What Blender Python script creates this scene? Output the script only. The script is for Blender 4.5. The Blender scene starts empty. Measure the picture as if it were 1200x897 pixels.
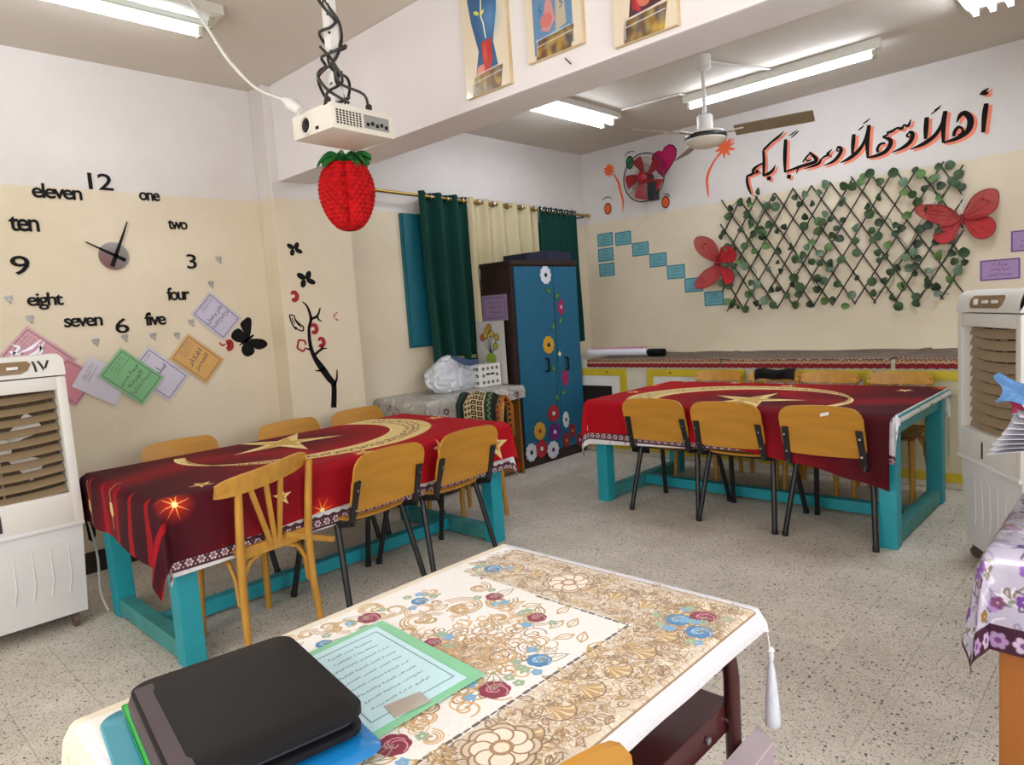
import bpy, bmesh, math, random
import numpy as np
from math import sin, cos, pi, radians, sqrt, atan2, hypot
from mathutils import Matrix, Vector

SC = bpy.context.scene
COL = SC.collection
random.seed(7)

# ------------------------------------------------------------------ camera, world, light, exposure
cam_data = bpy.data.cameras.new('camera')
cam_data.sensor_width = 36.0
cam_data.lens = 809.2 / 1200 * 36.0
cam_data.clip_start = 0.03
cam = bpy.data.objects.new('camera', cam_data)
COL.objects.link(cam)
_yaw, _pit, _rol = -0.766592, 0.099458, -0.068601
_f = Vector((cos(_pit) * sin(_yaw), cos(_pit) * cos(_yaw), -sin(_pit)))
_r = Vector((cos(_yaw), -sin(_yaw), 0))
_u = _r.cross(_f)
_r2 = _r * cos(_rol) + _u * sin(_rol)
_u2 = -_r * sin(_rol) + _u * cos(_rol)
cam.matrix_world = Matrix(((_r2.x, _u2.x, -_f.x, 0), (_r2.y, _u2.y, -_f.y, 0), (_r2.z, _u2.z, -_f.z, 1.40), (0, 0, 0, 1)))
SC.camera = cam

SC.view_settings.view_transform = 'Standard'
SC.view_settings.look = 'None'
SC.view_settings.gamma = 1.0
SC.view_settings.use_curve_mapping = False
SC.view_settings.exposure = 0.32

world = bpy.data.worlds.new('world')
SC.world = world
world.use_nodes = True
_bg = world.node_tree.nodes['Background']
_bg.inputs[0].default_value = (0.80, 0.88, 1.0, 1)
_bg.inputs[1].default_value = 1.0


def daylight(name, loc, rot, sx, sy, power, color):
    d = bpy.data.lights.new(name, 'AREA')
    d.shape = 'RECTANGLE'
    d.size, d.size_y, d.energy, d.color = sx, sy, power, color
    o = bpy.data.objects.new(name, d)
    o.location = loc
    o.rotation_euler = rot
    COL.objects.link(o)


# daylight through the windows of the right wall and of the wall behind the camera
daylight('daylight_right', (1.44, 1.0, 1.75), (0, radians(90), 0), 1.5, 2.8, 58, (0.97, 0.97, 1.0))
daylight('daylight_front', (-1.2, -1.74, 1.75), (radians(90), 0, 0), 3.6, 1.5, 76, (1.0, 0.96, 0.905))
TUBE_STRENGTH = 26.0

# ------------------------------------------------------------------ helpers


def lin(c):
    if isinstance(c, str):
        c = [int(c[i:i + 2], 16) / 255 for i in (1, 3, 5)]
    else:
        c = [v / 255 for v in c]
    return tuple(v / 12.92 if v <= 0.04045 else ((v + 0.055) / 1.055) ** 2.4 for v in c)


def new_mat(name):
    m = bpy.data.materials.new(name)
    m.use_nodes = True
    nt = m.node_tree
    return m, nt, nt.nodes['Principled BSDF']


def mat(name, col, rough=0.6, metal=0.0, var=0.12, scale=8.0, bump=0.0, bscale=60.0, alpha=1.0, sheen=0.0, coat=0.0,
        stretch=(1, 1, 1), trans=0.0, world_coords=False, spec=0.5):
    """principled material whose colour is broken up by noise"""
    m, nt, b = new_mat(name)
    c = lin(col)
    n = nt.nodes
    tc = n.new('ShaderNodeTexCoord')
    mp = n.new('ShaderNodeMapping')
    mp.inputs['Scale'].default_value = stretch
    if world_coords:
        g = n.new('ShaderNodeNewGeometry')
        nt.links.new(g.outputs['Position'], mp.inputs[0])
    else:
        nt.links.new(tc.outputs['Object'], mp.inputs[0])
    if var > 0:
        no = n.new('ShaderNodeTexNoise')
        no.inputs['Scale'].default_value = scale
        no.inputs['Detail'].default_value = 5
        nt.links.new(mp.outputs[0], no.inputs['Vector'])
        r = n.new('ShaderNodeValToRGB')
        r.color_ramp.elements[0].position, r.color_ramp.elements[1].position = 0.3, 0.7
        r.color_ramp.elements[0].color = tuple(v * (1 - var) for v in c) + (1,)
        r.color_ramp.elements[1].color = tuple(min(1, v * (1 + var)) for v in c) + (1,)
        nt.links.new(no.outputs['Fac'], r.inputs[0])
        nt.links.new(r.outputs[0], b.inputs['Base Color'])
    else:
        b.inputs['Base Color'].default_value = c + (1,)
    if bump > 0:
        nb = n.new('ShaderNodeTexNoise')
        nb.inputs['Scale'].default_value = bscale
        nb.inputs['Detail'].default_value = 4
        nt.links.new(mp.outputs[0], nb.inputs['Vector'])
        bp = n.new('ShaderNodeBump')
        bp.inputs['Strength'].default_value = bump
        bp.inputs['Distance'].default_value = 0.01
        nt.links.new(nb.outputs['Fac'], bp.inputs['Height'])
        nt.links.new(bp.outputs[0], b.inputs['Normal'])
    b.inputs['Roughness'].default_value = rough
    b.inputs['Metallic'].default_value = metal
    b.inputs['Alpha'].default_value = alpha
    b.inputs['Specular IOR Level'].default_value = spec
    b.inputs['Sheen Weight'].default_value = sheen
    b.inputs['Coat Weight'].default_value = coat
    b.inputs['Transmission Weight'].default_value = trans
    return m


def emit(name, col, strength):
    m, nt, b = new_mat(name)
    b.inputs['Base Color'].default_value = (0.9, 0.9, 0.9, 1)
    b.inputs['Emission Color'].default_value = lin(col) + (1,)
    b.inputs['Emission Strength'].default_value = strength
    return m


class Canvas:
    """a small numpy painter; print on cloth and paper is computed here from shapes, nothing is loaded"""

    def __init__(s, w, h, res, bg, x0=0.0, y0=0.0):
        s.w, s.h, s.res, s.x0, s.y0 = int(w * res), int(h * res), res, x0, y0
        s.wm, s.hm = w, h
        s.a = np.empty((s.h, s.w, 3), np.float32)
        s.a[:] = np.array(s.c(bg), np.float32)

    @staticmethod
    def c(c):
        if isinstance(c, str):
            return [int(c[i:i + 2], 16) / 255 for i in (1, 3, 5)]
        return [v / 255 for v in c]

    def box(s, xa, ya, xb, yb):
        ia, ib = max(0, int((xa - s.x0) * s.res)), min(s.w, int((xb - s.x0) * s.res) + 2)
        ja, jb = max(0, int((ya - s.y0) * s.res)), min(s.h, int((yb - s.y0) * s.res) + 2)
        if ia >= ib or ja >= jb:
            return None
        X, Y = np.meshgrid((np.arange(ia, ib) + .5) / s.res + s.x0, (np.arange(ja, jb) + .5) / s.res + s.y0)
        return ia, ib, ja, jb, X, Y

    def blend(s, r, m, col):
        ia, ib, ja, jb = r[:4]
        v = s.a[ja:jb, ia:ib]
        m = m[..., None].astype(np.float32)
        v[:] = v * (1 - m) + np.array(s.c(col), np.float32) * m

    def rect(s, xa, ya, xb, yb, col, al=1.0):
        s.poly([(xa, ya), (xb, ya), (xb, yb), (xa, yb)], col, al)

    def poly(s, pts, col, al=1.0):
        xs, ys = [p[0] for p in pts], [p[1] for p in pts]
        r = s.box(min(xs), min(ys), max(xs), max(ys))
        if r is None:
            return
        X, Y = r[4], r[5]
        ins = np.zeros(X.shape, bool)
        for i in range(len(pts)):
            (xa, ya), (xb, yb) = pts[i - 1], pts[i]
            if ya == yb:
                continue
            cr = ((Y < ya) != (Y < yb)) & (X < (xb - xa) * (Y - ya) / (yb - ya) + xa)
            ins ^= cr
        s.blend(r, ins * al, col)

    def disc(s, x, y, rx, col, ry=None, al=1.0, soft=None, ang=0.0, inner=0.0):
        ry = ry or rx
        R = max(rx, ry) * 1.05
        r = s.box(x - R, y - R, x + R, y + R)
        if r is None:
            return
        dx, dy = r[4] - x, r[5] - y
        u, v = dx * cos(ang) + dy * sin(ang), -dx * sin(ang) + dy * cos(ang)
        d = np.sqrt((u / rx) ** 2 + (v / ry) ** 2)
        e = soft if soft else 1.2 / (s.res * min(rx, ry))
        m = np.clip((1 - d) / e, 0, 1)
        if inner:
            m *= np.clip((d - inner) / e, 0, 1)
        s.blend(r, m * al, col)

    def line(s, pts, w, col, al=1.0, close=False):
        w *= .5
        if close:
            pts = list(pts) + [pts[0]]
        for (xa, ya), (xb, yb) in zip(pts, pts[1:]):
            r = s.box(min(xa, xb) - w - .003, min(ya, yb) - w - .003, max(xa, xb) + w + .003, max(ya, yb) + w + .003)
            if r is None:
                continue
            dx, dy = xb - xa, yb - ya
            L = dx * dx + dy * dy or 1e-9
            t = np.clip(((r[4] - xa) * dx + (r[5] - ya) * dy) / L, 0, 1)
            d = np.hypot(r[4] - xa - t * dx, r[5] - ya - t * dy)
            s.blend(r, np.clip((w - d) * s.res + .5, 0, 1) * al, col)

    def star(s, x, y, R, r, n, col, ang=0.0, al=1.0, sx=1.0):
        s.poly([(x + sx * (R if k % 2 == 0 else r) * cos(ang + pi * k / n), y + (R if k % 2 == 0 else r) * sin(ang + pi * k / n))
                for k in range(2 * n)], col, al)

    def image(s, name):
        im = bpy.data.images.new(name, s.w, s.h)
        px = np.ones((s.h, s.w, 4), np.float32)
        px[..., :3] = np.clip(s.a, 0, 1)
        im.pixels.foreach_set(px.ravel())
        im.update()
        im.pack()
        return im


def print_mat(name, canvas, rough=0.7, bump=0.0, bscale=400.0, metal=0.0, sheen=0.0, coat=0.0, spec=0.5):
    m, nt, b = new_mat(name)
    t = nt.nodes.new('ShaderNodeTexImage')
    t.image = canvas.image(name)
    t.extension = 'EXTEND'
    nt.links.new(t.outputs[0], b.inputs['Base Color'])
    b.inputs['Roughness'].default_value = rough
    b.inputs['Metallic'].default_value = metal
    b.inputs['Sheen Weight'].default_value = sheen
    b.inputs['Coat Weight'].default_value = coat
    b.inputs['Specular IOR Level'].default_value = spec
    if bump:
        tc = nt.nodes.new('ShaderNodeTexCoord')
        no = nt.nodes.new('ShaderNodeTexNoise')
        no.inputs['Scale'].default_value = bscale
        nt.links.new(tc.outputs['Object'], no.inputs['Vector'])
        bp = nt.nodes.new('ShaderNodeBump')
        bp.inputs['Strength'].default_value = bump
        bp.inputs['Distance'].default_value = 0.003
        nt.links.new(no.outputs['Fac'], bp.inputs['Height'])
        nt.links.new(bp.outputs[0], b.inputs['Normal'])
    return m


def mw(o):
    m = Matrix.Translation(o.location) @ o.rotation_euler.to_matrix().to_4x4()
    return mw(o.parent) @ m if o.parent else m


class MB:
    """collects faces; build() links them as one mesh object"""

    def __init__(s):
        s.v, s.f, s.uv, s.has_uv = [], [], [], False

    def add(s, vs, fs, uvs=None, M=None):
        n = len(s.v)
        s.v += [tuple(M @ Vector(p)) for p in vs] if M else [tuple(p) for p in vs]
        s.f += [tuple(i + n for i in f) for f in fs]
        if uvs is None:
            s.uv += [(0, 0)] * len(vs)
        else:
            s.uv += list(uvs)
            s.has_uv = True
        return s

    def box(s, c, d, M=None, bev=0.0):
        if bev > 0:
            bm = bmesh.new()
            bmesh.ops.create_cube(bm, size=1)
            for v in bm.verts:
                v.co = Vector((v.co.x * d[0], v.co.y * d[1], v.co.z * d[2]))
            bmesh.ops.bevel(bm, geom=list(bm.edges), offset=min(bev, min(d) * .45), segments=2, affect='EDGES', profile=.7)
            for v in bm.verts:
                v.co += Vector(c)
            return s.bm(bm, M)
        x, y, z = c
        a, b, e = d[0] / 2, d[1] / 2, d[2] / 2
        vs = [(x + i * a, y + j * b, z + k * e) for k in (-1, 1) for j in (-1, 1) for i in (-1, 1)]
        return s.add(vs, [(0, 2, 3, 1), (4, 5, 7, 6), (0, 1, 5, 4), (2, 6, 7, 3), (0, 4, 6, 2), (1, 3, 7, 5)], None, M)

    def span(s, a, b, bev=0.0, M=None):
        return s.box([(p + q) / 2 for p, q in zip(a, b)], [abs(q - p) for p, q in zip(a, b)], M, bev)

    def bm(s, bm, M=None):
        bm.verts.index_update()
        s.add([v.co for v in bm.verts], [[v.index for v in f.verts] for f in bm.faces], None, M)
        bm.free()
        return s

    def tube(s, pts, r, n=8, M=None, cap=True, closed=False, flat=1.0):
        """round bar along a polyline; r may be a list"""
        P = [Vector(p) for p in pts]
        rs = r if isinstance(r, (list, tuple)) else [r] * len(P)
        vs, fs = [], []
        up = None
        for i, p in enumerate(P):
            if closed:
                t = (P[(i + 1) % len(P)] - P[i - 1])
            else:
                t = P[min(i + 1, len(P) - 1)] - P[max(i - 1, 0)]
            t = t.normalized() if t.length > 1e-9 else Vector((0, 0, 1))
            if up is None:
                up = Vector((0, 0, 1)) if abs(t.z) < .9 else Vector((1, 0, 0))
            a = t.cross(up)
            if a.length < 1e-6:
                a = t.orthogonal()
            a.normalize()
            b = a.cross(t).normalized()
            up = b
            for k in range(n):
                w = 2 * pi * k / n + pi / n
                vs.append(p + a * (cos(w) * rs[i] * flat) + b * (sin(w) * rs[i]))
        m = len(P)
        for i in range(m if closed else m - 1):
            j = (i + 1) % m
            for k in range(n):
                l = (k + 1) % n
                fs.append((i * n + k, i * n + l, j * n + l, j * n + k))
        if cap and not closed:
            fs.append(tuple(range(n - 1, -1, -1)))
            fs.append(tuple((m - 1) * n + k for k in range(n)))
        return s.add(vs, fs, None, M)

    def bar(s, p, q, w, d, side=None, M=None):
        """rectangular bar from p to q"""
        p, q = Vector(p), Vector(q)
        t = (q - p).normalized()
        a = Vector(side) if side else (Vector((0, 0, 1)) if abs(t.z) < .9 else Vector((1, 0, 0)))
        a = (a - t * a.dot(t)).normalized()
        b = t.cross(a)
        vs = [o + a * (i * w / 2) + b * (j * d / 2) for o in (p, q) for i, j in ((-1, -1), (1, -1), (1, 1), (-1, 1))]
        return s.add(vs, [(3, 2, 1, 0), (4, 5, 6, 7), (0, 1, 5, 4), (1, 2, 6, 5), (2, 3, 7, 6), (3, 0, 4, 7)], None, M)

    def prism(s, pts, d0, d1, fr, M=None):
        """2-D outline pushed from depth d0 to d1; fr maps (u, v, d) to 3-D"""
        n = len(pts)
        vs = [fr(u, v, d0) for u, v in pts] + [fr(u, v, d1) for u, v in pts]
        xs, ys = [p[0] for p in pts], [p[1] for p in pts]
        W, H = max(xs) - min(xs) or 1, max(ys) - min(ys) or 1
        uv = [((u - min(xs)) / W, (v - min(ys)) / H) for u, v in pts] * 2
        fs = [tuple(range(n - 1, -1, -1)), tuple(range(n, 2 * n))] + [(i, (i + 1) % n, n + (i + 1) % n, n + i) for i in range(n)]
        return s.add(vs, fs, uv, M)

    def lathe(s, prof, n=20, M=None, c=(0, 0, 0)):
        vs, fs = [], []
        for r, z in prof:
            for k in range(n):
                vs.append((c[0] + r * cos(2 * pi * k / n), c[1] + r * sin(2 * pi * k / n), c[2] + z))
        m = len(prof)
        for i in range(m - 1):
            for k in range(n):
                l = (k + 1) % n
                fs.append((i * n + k, i * n + l, (i + 1) * n + l, (i + 1) * n + k))
        fs.append(tuple(range(n - 1, -1, -1)))
        fs.append(tuple((m - 1) * n + k for k in range(n)))
        return s.add(vs, fs, None, M)

    def sheet(s, fn, nu, nv, th=0.0, nrm=None, uv=None, M=None):
        """surface fn(u, v) over the unit square, given thickness th along -normal"""
        P = [[Vector(fn(i / nu, j / nv)) for j in range(nv + 1)] for i in range(nu + 1)]
        vs, fs, uvs = [], [], []
        idx = lambda i, j: i * (nv + 1) + j
        for i in range(nu + 1):
            for j in range(nv + 1):
                vs.append(P[i][j])
                uvs.append(uv(i / nu, j / nv) if uv else (i / nu, j / nv))
        for i in range(nu):
            for j in range(nv):
                fs.append((idx(i, j), idx(i + 1, j), idx(i + 1, j + 1), idx(i, j + 1)))
        if th:
            N = len(vs)
            for i in range(nu + 1):
                for j in range(nv + 1):
                    if nrm:
                        nn = Vector(nrm)
                    else:
                        a = P[min(i + 1, nu)][j] - P[max(i - 1, 0)][j]
                        b = P[i][min(j + 1, nv)] - P[i][max(j - 1, 0)]
                        nn = a.cross(b)
                        nn = nn.normalized() if nn.length > 1e-12 else Vector((0, 0, 1))
                    vs.append(P[i][j] - nn * th)
                    uvs.append(uvs[idx(i, j)])
            for i in range(nu):
                for j in range(nv):
                    fs.append((N + idx(i, j + 1), N + idx(i + 1, j + 1), N + idx(i + 1, j), N + idx(i, j)))
            for i in range(nu):
                for j, fl in ((0, 0), (nv, 1)):
                    q = (idx(i, j), N + idx(i, j), N + idx(i + 1, j), idx(i + 1, j))
                    fs.append(q[::-1] if fl else q)
            for j in range(nv):
                for i, fl in ((0, 1), (nu, 0)):
                    q = (idx(i, j), N + idx(i, j), N + idx(i, j + 1), idx(i, j + 1))
                    fs.append(q[::-1] if fl else q)
        return s.add(vs, fs, uvs, M)

    def mesh(s, name, m, smooth=False):
        me = bpy.data.meshes.new(name)
        me.from_pydata(s.v, [], s.f)
        if s.has_uv:
            ul = me.uv_layers.new(name='UVMap')
            li = np.empty(len(me.loops), np.int32)
            me.loops.foreach_get('vertex_index', li)
            ul.data.foreach_set('uv', np.array(s.uv, np.float32)[li].ravel())
        if m:
            me.materials.append(m)
        if smooth:
            me.polygons.foreach_set('use_smooth', [True] * len(me.polygons))
            try:
                me.set_sharp_from_angle(angle=radians(smooth if smooth is not True else 40))
            except Exception:
                pass
        return me

    def build(s, name, m, parent=None, smooth=False, local=False):
        """world-space faces unless local; a top-level mesh gets its origin at its base"""
        org = None
        if parent is not None:
            if not local:
                Mi = mw(parent).inverted()
                s.v = [tuple(Mi @ Vector(p)) for p in s.v]
        elif not local:
            a = np.array(s.v)
            lo, hi = a.min(0), a.max(0)
            org = ((lo[0] + hi[0]) / 2, (lo[1] + hi[1]) / 2, lo[2])
            s.v = [(p[0] - org[0], p[1] - org[1], p[2] - org[2]) for p in s.v]
        o = bpy.data.objects.new(name, s.mesh(name, m, smooth))
        o.parent = parent
        if org:
            o.location = org
        COL.objects.link(o)
        return o


def tag(o, label, cat=None, group=None, kind=None):
    if label:
        o['label'] = label
    if cat:
        o['category'] = cat
    if group:
        o['group'] = group
    if kind:
        o['kind'] = kind
    return o


def thing(name, label, cat, loc=(0, 0, 0), rz=0.0, group=None):
    o = bpy.data.objects.new(name, None)
    o.empty_display_size = .05
    o.location = loc
    o.rotation_euler = (0, 0, rz)
    COL.objects.link(o)
    return tag(o, label, cat, group)


def structure(mb, name, m, label=None, parent=None):
    o = mb.build(name, m, parent)
    if parent is None:
        o['kind'] = 'structure'
    if label:
        o['label'] = label
    return o


def copy_tree(o, parent=None):
    c = o.copy()
    COL.objects.link(c)
    c.parent = parent
    for ch in list(o.children):
        copy_tree(ch, c)
    return c


def dup(o, label, loc, rz, group=None):
    c = copy_tree(o)
    c.location, c.rotation_euler = loc, (0, 0, rz)
    c['label'] = label
    if group:
        c['group'] = group
    return c


# frames that carry a 2-D drawing onto a wall: (u, v, depth off the wall)
LEFTF = lambda u, v, d: (-4.75 + d, u, v)          # left wall, u = y, v = z
PILF = lambda u, v, d: (-4.55 + d, u, v)           # pillar front
BACKF = lambda u, v, d: (u, 6.27 - d, v)           # back wall, u = x, v = z
BEAMF = lambda u, v, d: (u, 2.51 - d, v)


def ribbon(pts, w):
    """outline of a brush stroke through pts; w a width or a list of widths"""
    n = len(pts)
    ws = w if isinstance(w, (list, tuple)) else [w * (.55 if i in (0, n - 1) else 1) for i in range(n)]
    L, R = [], []
    for i, (x, y) in enumerate(pts):
        xa, ya = pts[max(i - 1, 0)]
        xb, yb = pts[min(i + 1, n - 1)]
        tx, ty = xb - xa, yb - ya
        q = hypot(tx, ty) or 1
        nx, ny = -ty / q * ws[i] / 2, tx / q * ws[i] / 2
        L.append((x + nx, y + ny))
        R.append((x - nx, y - ny))
    return L, R


def spline(pts, k=4):
    """Catmull-Rom through pts"""
    if len(pts) < 3:
        return list(pts)
    P = [pts[0]] + list(pts) + [pts[-1]]
    out = []
    for i in range(1, len(P) - 2):
        for j in range(k):
            t = j / k
            out.append(tuple(.5 * (2 * b + (c - a) * t + (2 * a - 5 * b + 4 * c - d) * t * t + (3 * b - a - 3 * c + d) * t ** 3)
                             for a, b, c, d in zip(P[i - 1], P[i], P[i + 1], P[i + 2])))
    out.append(tuple(pts[-1]))
    return out


def stroke(mb, pts, w, fr, d0=0.0005, d1=0.003, k=4):
    """a painted or cut-out stroke lying on the surface fr"""
    if isinstance(w, (list, tuple)):
        q = spline([(p[0], p[1], ww) for p, ww in zip(pts, w)], k)
        pts, w = [(a, b) for a, b, c in q], [c for a, b, c in q]
    else:
        pts = spline(pts, k)
    L, R = ribbon(pts, w)
    vs, fs = [], []
    for l, r in zip(L, R):
        vs += [fr(l[0], l[1], d1), fr(r[0], r[1], d1), fr(l[0], l[1], d0), fr(r[0], r[1], d0)]
    n = len(L)
    for i in range(n - 1):
        a, b = 4 * i, 4 * i + 4
        fs += [(a, a + 1, b + 1, b), (a + 2, a, b, b + 2), (a + 1, a + 3, b + 3, b + 1)]
    fs += [(0, 2, 3, 1), (4 * n - 4, 4 * n - 3, 4 * n - 1, 4 * n - 2)]
    return mb.add(vs, fs)


def ell(cx, cy, rx, ry=None, n=20, ang=0.0):
    ry = ry or rx
    return [(cx + rx * cos(t) * cos(ang) - ry * sin(t) * sin(ang), cy + rx * cos(t) * sin(ang) + ry * sin(t) * cos(ang))
            for t in [2 * pi * k / n for k in range(n)]]


# ---- writing: Arabic letters joined by hand into their contextual forms, Latin as is
_AR = {'ا': (0xFE8D, 0), 'أ': (0xFE83, 0), 'آ': (0xFE81, 0), 'إ': (0xFE87, 0), 'ب': (0xFE8F, 1), 'ة': (0xFE93, 0), 'ت': (0xFE95, 1), 'ث': (0xFE99, 1),
       'ج': (0xFE9D, 1), 'ح': (0xFEA1, 1), 'خ': (0xFEA5, 1), 'د': (0xFEA9, 0), 'ذ': (0xFEAB, 0), 'ر': (0xFEAD, 0), 'ز': (0xFEAF, 0),
       'س': (0xFEB1, 1), 'ش': (0xFEB5, 1), 'ص': (0xFEB9, 1), 'ض': (0xFEBD, 1), 'ط': (0xFEC1, 1), 'ع': (0xFEC9, 1), 'غ': (0xFECD, 1),
       'ف': (0xFED1, 1), 'ق': (0xFED5, 1), 'ك': (0xFED9, 1), 'ل': (0xFEDD, 1), 'م': (0xFEE1, 1), 'ن': (0xFEE5, 1), 'ه': (0xFEE9, 1),
       'و': (0xFEED, 0), 'ى': (0xFEEF, 0), 'ي': (0xFEF1, 1)}


def arabic(t):
    out = []
    for i, ch in enumerate(t):
        if ch not in _AR:
            out.append(ch)
            continue
        base, dual = _AR[ch]
        prev = i > 0 and t[i - 1] in _AR and _AR[t[i - 1]][1]
        nxt = dual and i + 1 < len(t) and t[i + 1] in _AR
        out.append(chr(base + (3 if prev and nxt else 2 if nxt else 1 if prev else 0)))
    return ''.join(reversed(out))


def text_mb(body, fr, cx, cy, w=None, h=None, ang=0.0, d0=0.0005, d1=0.003, spacing=1.0, offset=0.0, mb=None):
    """letters as geometry, centred on (cx, cy) of the frame and scaled to width w or height h"""
    c = bpy.data.curves.new('text', 'FONT')
    c.body, c.space_character, c.offset, c.resolution_u = body, spacing, offset, 3
    o = bpy.data.objects.new('text', c)
    COL.objects.link(o)
    bpy.context.view_layer.update()
    me = o.evaluated_get(bpy.context.evaluated_depsgraph_get()).to_mesh()
    P = np.array([v.co[:2] for v in me.vertices])
    F = [tuple(p.vertices) for p in me.polygons]
    lo, hi = P.min(0), P.max(0)
    sx = w / (hi[0] - lo[0]) if w else h / (hi[1] - lo[1])
    sy = h / (hi[1] - lo[1]) if h else sx
    P = (P - (lo + hi) / 2) * (sx, sy)
    ca, sa = cos(ang), sin(ang)
    Q = [(cx + x * ca - y * sa, cy + x * sa + y * ca) for x, y in P]
    bpy.data.objects.remove(o)
    bpy.data.curves.remove(c)
    mb = mb or MB()
    n = len(Q)
    edge = {}
    for f in F:
        for a, b in zip(f, f[1:] + f[:1]):
            edge[(a, b)] = edge.get((a, b), 0) + 1
    sides = [(a, b) for a, b in edge if (b, a) not in edge]
    fs = list(F) + [(a, a + n, b + n, b) for a, b in sides]
    return mb.add([fr(u, v, d1) for u, v in Q] + [fr(u, v, d0) for u, v in Q], fs)


M = {}

# ------------------------------------------------------------------ materials


def wall_paint():
    m, nt, b = new_mat('two tone wall paint')
    n, l = nt.nodes, nt.links
    g = n.new('ShaderNodeNewGeometry')
    sp = n.new('ShaderNodeSeparateXYZ')
    l.new(g.outputs['Position'], sp.inputs[0])
    no = n.new('ShaderNodeTexNoise')
    no.inputs['Scale'].default_value = 3.0
    l.new(g.outputs['Position'], no.inputs['Vector'])
    ma = n.new('ShaderNodeMath')
    ma.operation = 'MULTIPLY_ADD'
    ma.inputs[1].default_value = 0.03
    l.new(no.outputs['Fac'], ma.inputs[0])
    l.new(sp.outputs['Z'], ma.inputs[2])
    st = n.new('ShaderNodeMapRange')
    st.inputs['From Min'].default_value, st.inputs['From Max'].default_value = 2.326, 2.336
    l.new(ma.outputs[0], st.inputs['Value'])
    blotch = n.new('ShaderNodeTexNoise')
    blotch.inputs['Scale'].default_value = 1.4
    blotch.inputs['Detail'].default_value = 7
    blotch.inputs['Roughness'].default_value = .65
    l.new(g.outputs['Position'], blotch.inputs['Vector'])

    def ramp(a, c):
        r = n.new('ShaderNodeValToRGB')
        r.color_ramp.elements[0].position, r.color_ramp.elements[1].position = .35, .7
        r.color_ramp.elements[0].color, r.color_ramp.elements[1].color = lin(a) + (1,), lin(c) + (1,)
        l.new(blotch.outputs['Fac'], r.inputs[0])
        return r
    lo, hi = ramp('#d2c5ab', '#dbcfb9'), ramp('#cfc9c5', '#d9d4d1')
    mx = n.new('ShaderNodeMix')
    mx.data_type = 'RGBA'
    l.new(st.outputs[0], mx.inputs['Factor'])
    l.new(lo.outputs[0], mx.inputs['A'])
    l.new(hi.outputs[0], mx.inputs['B'])
    l.new(mx.outputs['Result'], b.inputs['Base Color'])
    b.inputs['Roughness'].default_value = .75
    bp = n.new('ShaderNodeBump')
    bp.inputs['Strength'].default_value = .25
    bp.inputs['Distance'].default_value = .02
    l.new(blotch.outputs['Fac'], bp.inputs['Height'])
    l.new(bp.outputs[0], b.inputs['Normal'])
    return m


def terrazzo():
    m, nt, b = new_mat('terrazzo')
    n, l = nt.nodes, nt.links
    g = n.new('ShaderNodeNewGeometry')
    base = n.new('ShaderNodeTexNoise')
    base.inputs['Scale'].default_value, base.inputs['Detail'].default_value = 2.2, 8
    base.inputs['Roughness'].default_value = .7
    l.new(g.outputs['Position'], base.inputs['Vector'])
    r0 = n.new('ShaderNodeValToRGB')
    r0.color_ramp.elements[0].position, r0.color_ramp.elements[1].position = .3, .72
    r0.color_ramp.elements[0].color, r0.color_ramp.elements[1].color = lin('#bcb4a8') + (1,), lin('#ddd6cb') + (1,)
    l.new(base.outputs['Fac'], r0.inputs[0])
    prev = r0.outputs[0]
    oi = n.new('ShaderNodeObjectInfo')
    hs = n.new('ShaderNodeMapRange')
    hs.inputs['To Min'].default_value, hs.inputs['To Max'].default_value = .96, 1.03
    l.new(oi.outputs['Random'], hs.inputs['Value'])
    mu = n.new('ShaderNodeMix')
    mu.data_type, mu.blend_type = 'RGBA', 'MULTIPLY'
    mu.inputs['Factor'].default_value = 1
    l.new(prev, mu.inputs['A'])
    l.new(hs.outputs[0], mu.inputs['B'])
    prev = mu.outputs['Result']
    for sc, th, soft, col, dens in ((95, .16, .05, '#6e675f', .62), (48, .13, .03, '#57514b', .70), (70, .17, .05, '#d8d2c6', .55), (130, .2, .05, '#857b70', .5)):
        v = n.new('ShaderNodeTexVoronoi')
        v.inputs['Scale'].default_value = sc
        l.new(g.outputs['Position'], v.inputs['Vector'])
        mr = n.new('ShaderNodeMapRange')
        mr.inputs['From Min'].default_value, mr.inputs['From Max'].default_value = th + soft + .12, th + .12 - soft
        l.new(v.outputs['Distance'], mr.inputs['Value'])
        sx = n.new('ShaderNodeSeparateColor')
        l.new(v.outputs['Color'], sx.inputs[0])
        gt = n.new('ShaderNodeMath')
        gt.operation = 'GREATER_THAN'
        gt.inputs[1].default_value = dens
        l.new(sx.outputs[0], gt.inputs[0])
        mm = n.new('ShaderNodeMath')
        mm.operation = 'MULTIPLY'
        l.new(mr.outputs[0], mm.inputs[0])
        l.new(gt.outputs[0], mm.inputs[1])
        mx = n.new('ShaderNodeMix')
        mx.data_type = 'RGBA'
        l.new(mm.outputs[0], mx.inputs['Factor'])
        l.new(prev, mx.inputs['A'])
        mx.inputs['B'].default_value = lin(col) + (1,)
        prev = mx.outputs['Result']
    l.new(prev, b.inputs['Base Color'])
    b.inputs['Roughness'].default_value = .55
    b.inputs['Specular IOR Level'].default_value = .35
    return m


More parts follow.
